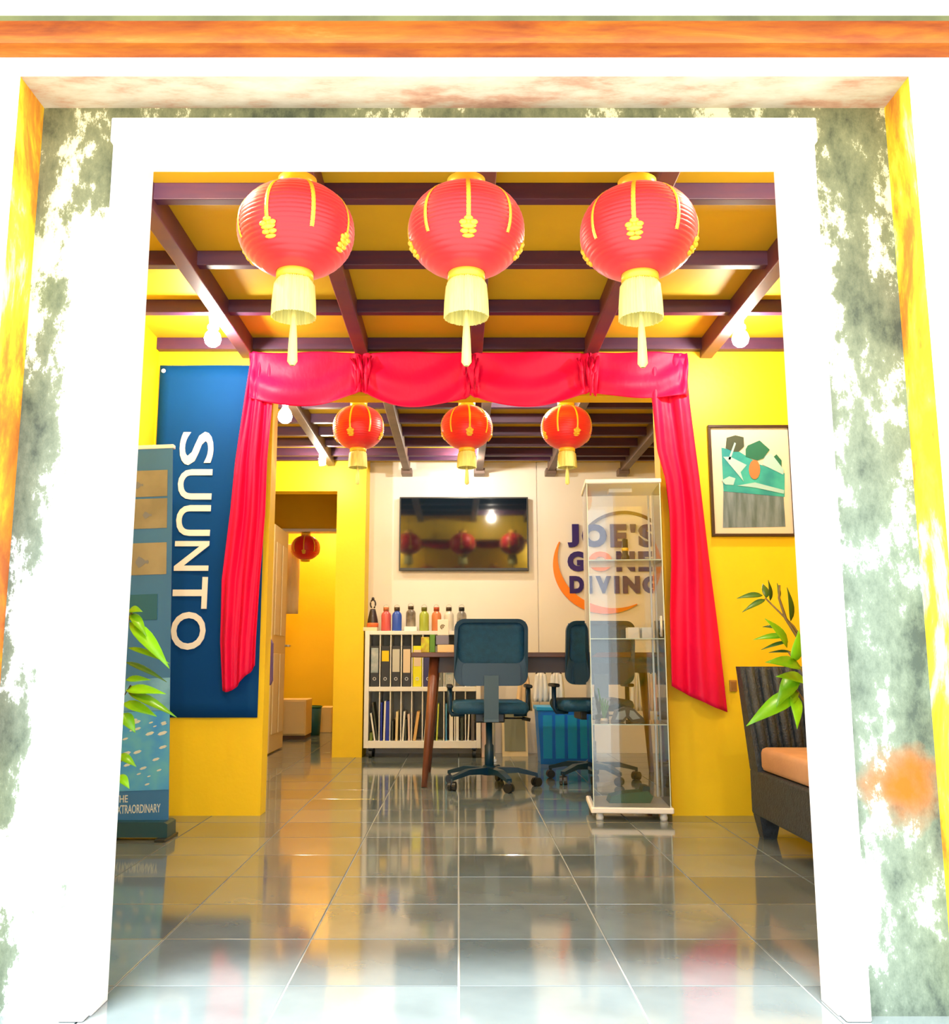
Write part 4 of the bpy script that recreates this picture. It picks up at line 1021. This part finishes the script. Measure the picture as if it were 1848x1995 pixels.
m_cap = mat('cap_dark', (0.06, 0.035, 0.02), 0.4)
bottle(752, mat('bottle_coral', (0.62, 0.10, 0.10), 0.3), mat('cap_coral', (0.5, 0.15, 0.06), 0.4), 'coral red steel bottle next to the dark cone bottle')
bottle(773, mat('bottle_blue', (0.03, 0.10, 0.55), 0.3), m_cap, 'blue steel bottle right of the coral red bottle')
bottle(800, mat('bottle_black', (0.02, 0.016, 0.014), 0.3, col2=(0.5, 0.42, 0.34), nscale=7), m_cap, 'black steel bottle standing on a white box', base=0.036)
bottle(826, mat('bottle_lime', (0.38, 0.46, 0.06), 0.3), mat('cap_olive', (0.14, 0.15, 0.02), 0.4), 'lime green steel bottle left of the orange bottle')
bottle(850, mat('bottle_orange', (0.62, 0.20, 0.08), 0.3), mat('cap_orange', (0.40, 0.06, 0.02), 0.4), 'orange steel bottle on the white bookshelf')
bottle(874, mat('bottle_silver', (0.66, 0.64, 0.58), 0.25), m_cap, 'silver steel bottle right of the orange bottle')
bottle(899, mat('bottle_darkwhite', (0.10, 0.09, 0.08), 0.3, col2=(0.6, 0.58, 0.55), nscale=8), m_black, 'black and white steel bottle at the right end beside the chair')
x = X_(800, 1220, YS0 + 0.1)
tag(bobj('white_carton', m_plastic, x - 0.05, x + 0.05, YS0 + 0.05, YS0 + 0.15, ZT + 0.0005, ZT + 0.0355, None, 0.002), 'flat white carton under the black steel bottle', 'box')
x = X_(722, 1224, YS0 + 0.1)
tag(bobj('cream_carton', mat('carton_pale', (0.75, 0.62, 0.42), 0.6), x - 0.055, x + 0.055, YS0 + 0.05, YS0 + 0.15, ZT + 0.0005, ZT + 0.030, None, 0.002), 'flat cream carton under the dark cone bottle', 'box')
t = thing('cone_bottle', 'dark cone-shaped bottle with handle loop beside the yellow column', 'bottle', (X_(726, 1200, YS0 + 0.1), YS0 + 0.10, ZT + 0.031))
b = B(); lathe(b, [(0, 0), (0.047, 0), (0.047, 0.028), (0.044, 0.034), (0, 0.034)], 24); obj('bottle_base', b, mat('cone_orange', (0.75, 0.16, 0.04), 0.4), t)
b = B(); lathe(b, [(0.043, 0.0342), (0.040, 0.06), (0.026, 0.125), (0.020, 0.145), (0, 0.146)], 24); obj('bottle_body', b, mat('cone_dark', (0.028, 0.018, 0.022), 0.35), t)
b = B(); tube(b, [(0.020 * math.cos(a), 0, 0.185 + 0.034 * math.sin(a)) for a in [-1.2 + i * 2 * PI / 14 for i in range(13)]], 0.006, 8); lathe(b, [(0, 0.21), (0.012, 0.215), (0.011, 0.235), (0, 0.242)], 12); obj('handle_loop', b, mat('cone_loop', (0.03, 0.02, 0.02), 0.4), t)

# ------------------------------------------------------------------ television
YT = YBK - 0.014
tv = thing('television', 'flat black television mounted on the white wall', 'television', (0, YT, 0))
a, c = at(778, 968, YT - 0.06), at(1030, 1112, YT - 0.06)
bobj('tv_body', m_black, a.x, c.x, -0.055, -0.018, c.z, a.z, tv, 0.004)
bobj('screen', mat('tv_screen_gloss', (0.004, 0.010, 0.018), 0.05, spec=0.9), a.x + 0.012, c.x - 0.012, -0.0565, -0.0551, c.z + 0.024, a.z - 0.012, tv)
bobj('wall_mount', m_alu, (a.x + c.x) / 2 - 0.2, (a.x + c.x) / 2 + 0.2, -0.0178, -0.0002, (a.z + c.z) / 2 - 0.15, (a.z + c.z) / 2 + 0.15, tv)

# ------------------------------------------------------------------ lettering and logo on the back wall
lg = thing('wall_lettering', 'raised purple JOE\'S GONE DIVING lettering with orange crescent on the white wall', 'sign', (0, YT, 0))
m_purple = mat('letter_purple', (0.016, 0.001, 0.16), 0.4); m_or = mat('letter_orange', (0.95, 0.24, 0.0), 0.4); m_arc = mat('arc_brown', (0.10, 0.05, 0.03), 0.5)
YT2 = YT - 0.02
def word(letters, y0, y1):
    for ch, x0, x1 in letters:
        m = m_or if ch == 'o' else m_purple
        zz0, zz1 = Z_(y1, YT2), Z_(y0, YT2)
        if ch == "'": zz0 = Z_(y0 + 16, YT2)
        if ch == 'o': ch = 'O'
        o = obj('letter', text_bm(ch, X_(x0, y0, YT2), X_(x1, y0, YT2), zz0, zz1, 0.018, 0.062), m, lg, (0, -0.0185, 0))
        if m is m_or: o['label'] = 'orange letter O'
word([('J', 1105, 1127), ('O', 1133, 1181), ('E', 1188, 1220), ("'", 1227, 1238), ('S', 1243, 1277)], 1021, 1066)
word([('G', 1105, 1140), ('o', 1146, 1192), ('N', 1200, 1236), ('E', 1243, 1272)], 1074, 1113)
word([('D', 1109, 1137), ('I', 1144, 1153), ('V', 1160, 1190), ('I', 1196, 1206), ('N', 1213, 1246), ('G', 1251, 1283)], 1122, 1156)


def arc(b, cx, cy, rx, ry, a0, a1, w, n=40, taper=True):
    for i in range(n):
        q = []
        for k in (i, i + 1):
            f = k / n; a = math.radians(a0 + (a1 - a0) * f); ww = w * (0.12 + 0.88 * math.sin(PI * f)) if taper else w
            for s in (-0.5, 0.5): q.append((cx + (rx + s * ww) * math.cos(a), cy - (ry + s * ww) * math.sin(a)))
        P = [q[0], q[1], q[3], q[2]]
        R_ = [(X_(x, y, YT2), Z_(y, YT2)) for x, y in P]
        prism(b, R_, -0.016, -0.0005)


b = B(); arc(b, 1188, 1092, 106, 98, 158, 300, 17); obj('orange_crescent', b, m_or, lg)
b = B(); arc(b, 1215, 1090, 95, 92, 40, 140, 6, taper=False); obj('thin_arc', b, m_arc, lg)

# ------------------------------------------------------------------ garments, board and blue bin under the desk line
YG = 7.30
gr = thing('garment_rail', 'low metal garment rail right of the bookshelf', 'clothes rail', (1.02, YG, 0))
b = B(); tube(b, [(-0.75, 0, 0), (-0.75, 0, 0.72)], 0.011, 8); obj('post', b, m_alu, gr)
b = B(); tube(b, [(0.75, 0, 0), (0.75, 0, 0.72)], 0.011, 8); obj('post', b, m_alu, gr)
b = B(); tube(b, [(-0.76, 0, 0.72), (0.76, 0, 0.72)], 0.010, 8); obj('rail', b, m_alu, gr)
for s in (-1, 1): b = B(); tube(b, [(s * 0.75, -0.22, 0.012), (s * 0.75, 0.22, 0.012)], 0.012, 8); obj('foot_bar', b, m_alu, gr)


def shirt(px, wtop, wbot, zb, m, label):
    x = X_(px, 1330, YG); t = thing('hanging_shirt', label, 'shirt', (x, YG, 0), group='shirts on the low garment rail')
    zt = 0.655; b = B(); n = 10; g = []
    for j in range(8):
        v = j / 7; w_ = wtop + (wbot - wtop) * v ** 0.6; z = zt - (zt - zb) * v - (0.0 if j else 0)
        g.append([b.verts.new((w_ * (i / n - 0.5), 0.02 * math.sin(i * 1.9 + j * 0.3) * (0.3 + 0.7 * v), z - (0.02 * abs(i / n - 0.5) * 2 if j == 0 else 0))) for i in range(n + 1)])
    for j in range(7):
        for i in range(n): b.faces.new((g[j][i], g[j][i + 1], g[j + 1][i + 1], g[j + 1][i])).smooth = True
    o = obj('cloth', b, m, t); md = o.modifiers.new('thickness', 'SOLIDIFY'); md.thickness = 0.012; md.offset = 0
    b = B(); tube(b, [(-wtop * 0.55, 0, zt - 0.012), (0, 0, zt + 0.018), (wtop * 0.55, 0, zt - 0.012)], 0.005, 6); tube(b, [(0, 0, zt + 0.018), (0, 0, 0.715), (0.010, 0, 0.738), (0.018, 0, 0.728)], 0.003, 6); obj('hanger', b, m_black, t)


m_sh = mat('shirt_white', (0.86, 0.86, 0.86), 0.8); m_shc = mat('shirt_cream', (0.78, 0.58, 0.34), 0.8); m_shp = mat('shirt_pink', (0.78, 0.40, 0.32), 0.8)
shirt(1020, 0.05, 0.12, 0.36, m_shc, 'cream shirt hanging between the two office chairs')
shirt(1053, 0.07, 0.12, 0.43, m_sh, 'white shirt hanging above the blue bin')
shirt(1084, 0.07, 0.12, 0.43, m_sh, 'white shirt hanging beside the second office chair')
shirt(1239, 0.05, 0.085, 0.36, m_sh, 'white shirt seen through the glass cabinet')
shirt(1262, 0.05, 0.085, 0.36, m_shc, 'cream shirt seen through the glass cabinet')
shirt(1285, 0.05, 0.08, 0.36, m_shp, 'pink shirt seen through the right side of the cabinet')

lb = thing('leaning_board', 'olive grey board with cream border leaning by the wall behind the chair', 'board', (X_(1003, 1430, 7.5), 7.5, 0), 0)
b = B(); hexa(b, [(-0.10, 0, 0.0), (0.10, 0, 0.0), (0.10, 0.012, 0.0), (-0.10, 0.012, 0.0), (-0.10, 0.08, 0.36), (0.10, 0.08, 0.36), (0.10, 0.092, 0.36), (-0.10, 0.092, 0.36)]); obj('board_edge', b, m_mc, lb)
b = B(); hexa(b, [(-0.082, 0.0035, 0.04), (0.082, 0.0035, 0.04), (0.082, 0.0085, 0.04), (-0.082, 0.0085, 0.04), (-0.082, 0.073, 0.345), (0.082, 0.073, 0.345), (0.082, 0.078, 0.345), (-0.082, 0.078, 0.345)]); obj('board_face', b, mat('board_olive', (0.22, 0.23, 0.15), 0.6), lb)
tag(bobj('upright_panel', mat('panel_pink_cream', (0.75, 0.42, 0.30), 0.6, col2=(0.8, 0.7, 0.58), nscale=5), sx1 + 0.006, sx1 + 0.05, 7.40, 7.68, 0.0, 0.37, None, 0.003), 'narrow pinkish panel standing at the right end of the bookshelf', 'panel')

bn = thing('storage_bin', 'bright blue plastic storage bin with lid on the floor behind the second chair', 'bin', (X_(1098, 1420, 7.08), 7.08, 0))
m_bin = mat('bin_blue', (0.0, 0.22, 0.95), 0.35, noise=0.2, nscale=4); m_bin2 = mat('bin_cyan', (0.01, 0.42, 0.98), 0.3)
b = B(); hexa(b, [(-0.185, -0.13, 0), (0.185, -0.13, 0), (0.185, 0.13, 0), (-0.185, 0.13, 0), (-0.205, -0.15, 0.38), (0.205, -0.15, 0.38), (0.205, 0.15, 0.38), (-0.205, 0.15, 0.38)]); obj('bin_body', b, m_bin, bn)
bobj('bin_lid', m_bin2, -0.215, 0.215, -0.16, 0.16, 0.381, 0.41, bn, 0.006)
for k in (-0.135, -0.045, 0.045, 0.135):
    b = B(); hexa(b, [(k - 0.032, -0.142, 0.04), (k + 0.032, -0.142, 0.04), (k + 0.032, -0.13, 0.04), (k - 0.032, -0.13, 0.04), (k - 0.034, -0.158, 0.35), (k + 0.034, -0.158, 0.35), (k + 0.034, -0.14, 0.35), (k - 0.034, -0.14, 0.35)]); obj('raised_panel', b, m_bin2, bn)

# ------------------------------------------------------------------ the yellow passage
d2 = bpy.data.objects.new('door_2', None); C.objects.link(d2); struct(d2); d2['label'] = 'cream panelled door standing open in the passage'
m_dr = mat('cream_door', (0.80, 0.62, 0.30), 0.5)
dz = 1.86
bobj('door_leaf', m_dr, -1.555, -1.515, 7.60, 8.20, 0.01, dz, d2, 0.003)
for (y0, y1, z0, z1) in ((7.67, 7.86, 0.15, 0.80), (7.94, 8.13, 0.15, 0.80), (7.67, 7.86, 0.95, 1.72), (7.94, 8.13, 0.95, 1.72)):
    bobj('door_panel', mat('cream_door_panel', (0.84, 0.70, 0.42), 0.5), -1.514, -1.507, y0, y1, z0, z1, d2, 0.004)
b = B(); tube(b, [(-1.515, 8.17, 0.87), (-1.47, 8.17, 0.87), (-1.47, 8.09, 0.87)], 0.009, 8); obj('door_handle', b, m_alu, d2)
YW = 9.5
a, c = at(550, 1062, YW), at(580, 1196, YW)
b = B(); g = []; n = 10
for j in range(9):
    g.append([b.verts.new((a.x + (c.x - a.x) * i / n, 0.012 * math.sin(i * 1.3 + j * 0.2), a.z + (c.z - a.z) * j / 8)) for i in range(n + 1)])
for j in range(8):
    for i in range(n): b.faces.new((g[j][i], g[j][i + 1], g[j + 1][i + 1], g[j + 1][i])).smooth = True
hk = thing('hanging_towel', 'cream towel hanging behind the dark red lantern in the passage', 'towel', (0, YW, 0))
o = obj('towel_cloth', b, mat('towel_cream', (0.86, 0.72, 0.40), 0.9), hk); md = o.modifiers.new('thickness', 'SOLIDIFY'); md.thickness = 0.012
b = B(); tube(b, [(-2.199, 0, a.z + 0.004), (c.x, 0, a.z + 0.004)], 0.007, 8); obj('hook_bar', b, m_alu, hk)
pb = thing('hanging_bag', 'small purple bag hanging at the edge of the passage behind the left curtain', 'bag', (X_(522, 1285, 6.6), 6.6, 0))
z0, z1 = Z_(1335, 6.6), Z_(1245, 6.6)
b = B(); prism(b, [(-0.035, z0 + 0.02), (-0.02, z0), (0.02, z0), (0.035, z0 + 0.03), (0.03, z1 - 0.03), (0.012, z1), (-0.012, z1), (-0.03, z1 - 0.03)], -0.03, 0.03); obj('bag_body', b, mat('bag_purple', (0.10, 0.06, 0.26), 0.5), pb)
b = B(); tube(b, [(0, 0, z1 - 0.01), (0, 0, 2.36)], 0.003, 6); obj('bag_strap', b, m_black, pb)
lcab = thing('low_cabinet', 'low cream cabinet at the end of the yellow passage', 'cabinet', (-1.60, 9.25, 0))
m_cb = mat('cabinet_cream', (0.85, 0.66, 0.30), 0.5)
bobj('cabinet_body', m_cb, -0.17, 0.13, -0.12, 0.25, 0.03, 0.37, lcab, 0.006)
bobj('cabinet_door', m_cb, -0.16, 0.12, -0.134, -0.1205, 0.045, 0.355, lcab, 0.003)
bobj('plinth', mat('cabinet_plinth', (0.10, 0.05, 0.02), 0.6), -0.165, 0.125, -0.11, 0.24, 0.0, 0.0298, lcab)
tb_ = thing('waste_bin', 'teal waste bin on the floor at the end of the yellow passage', 'bin', (X_(609, 1400, 9.6), 9.6, 0))
b = B(); lathe(b, [(0, 0), (0.075, 0), (0.088, 0.28), (0.080, 0.28), (0.068, 0.012), (0, 0.012)], 24); obj('bin_body', b, mat('bin_teal', (0.01, 0.10, 0.11), 0.4), tb_)
b = B(); lathe(b, [(0.085, 0.272), (0.094, 0.274), (0.094, 0.288), (0.085, 0.290)], 24); obj('bin_rim', b, mat('bin_rim_green', (0.05, 0.20, 0.06), 0.4), tb_)
tag(bobj('floor_box', m_cb, X_(622, 1415, 9.9), X_(645, 1415, 9.9), 9.9, 10.2, 0.0, 0.26, None, 0.006), 'cream box on the floor right of the teal waste bin', 'box')
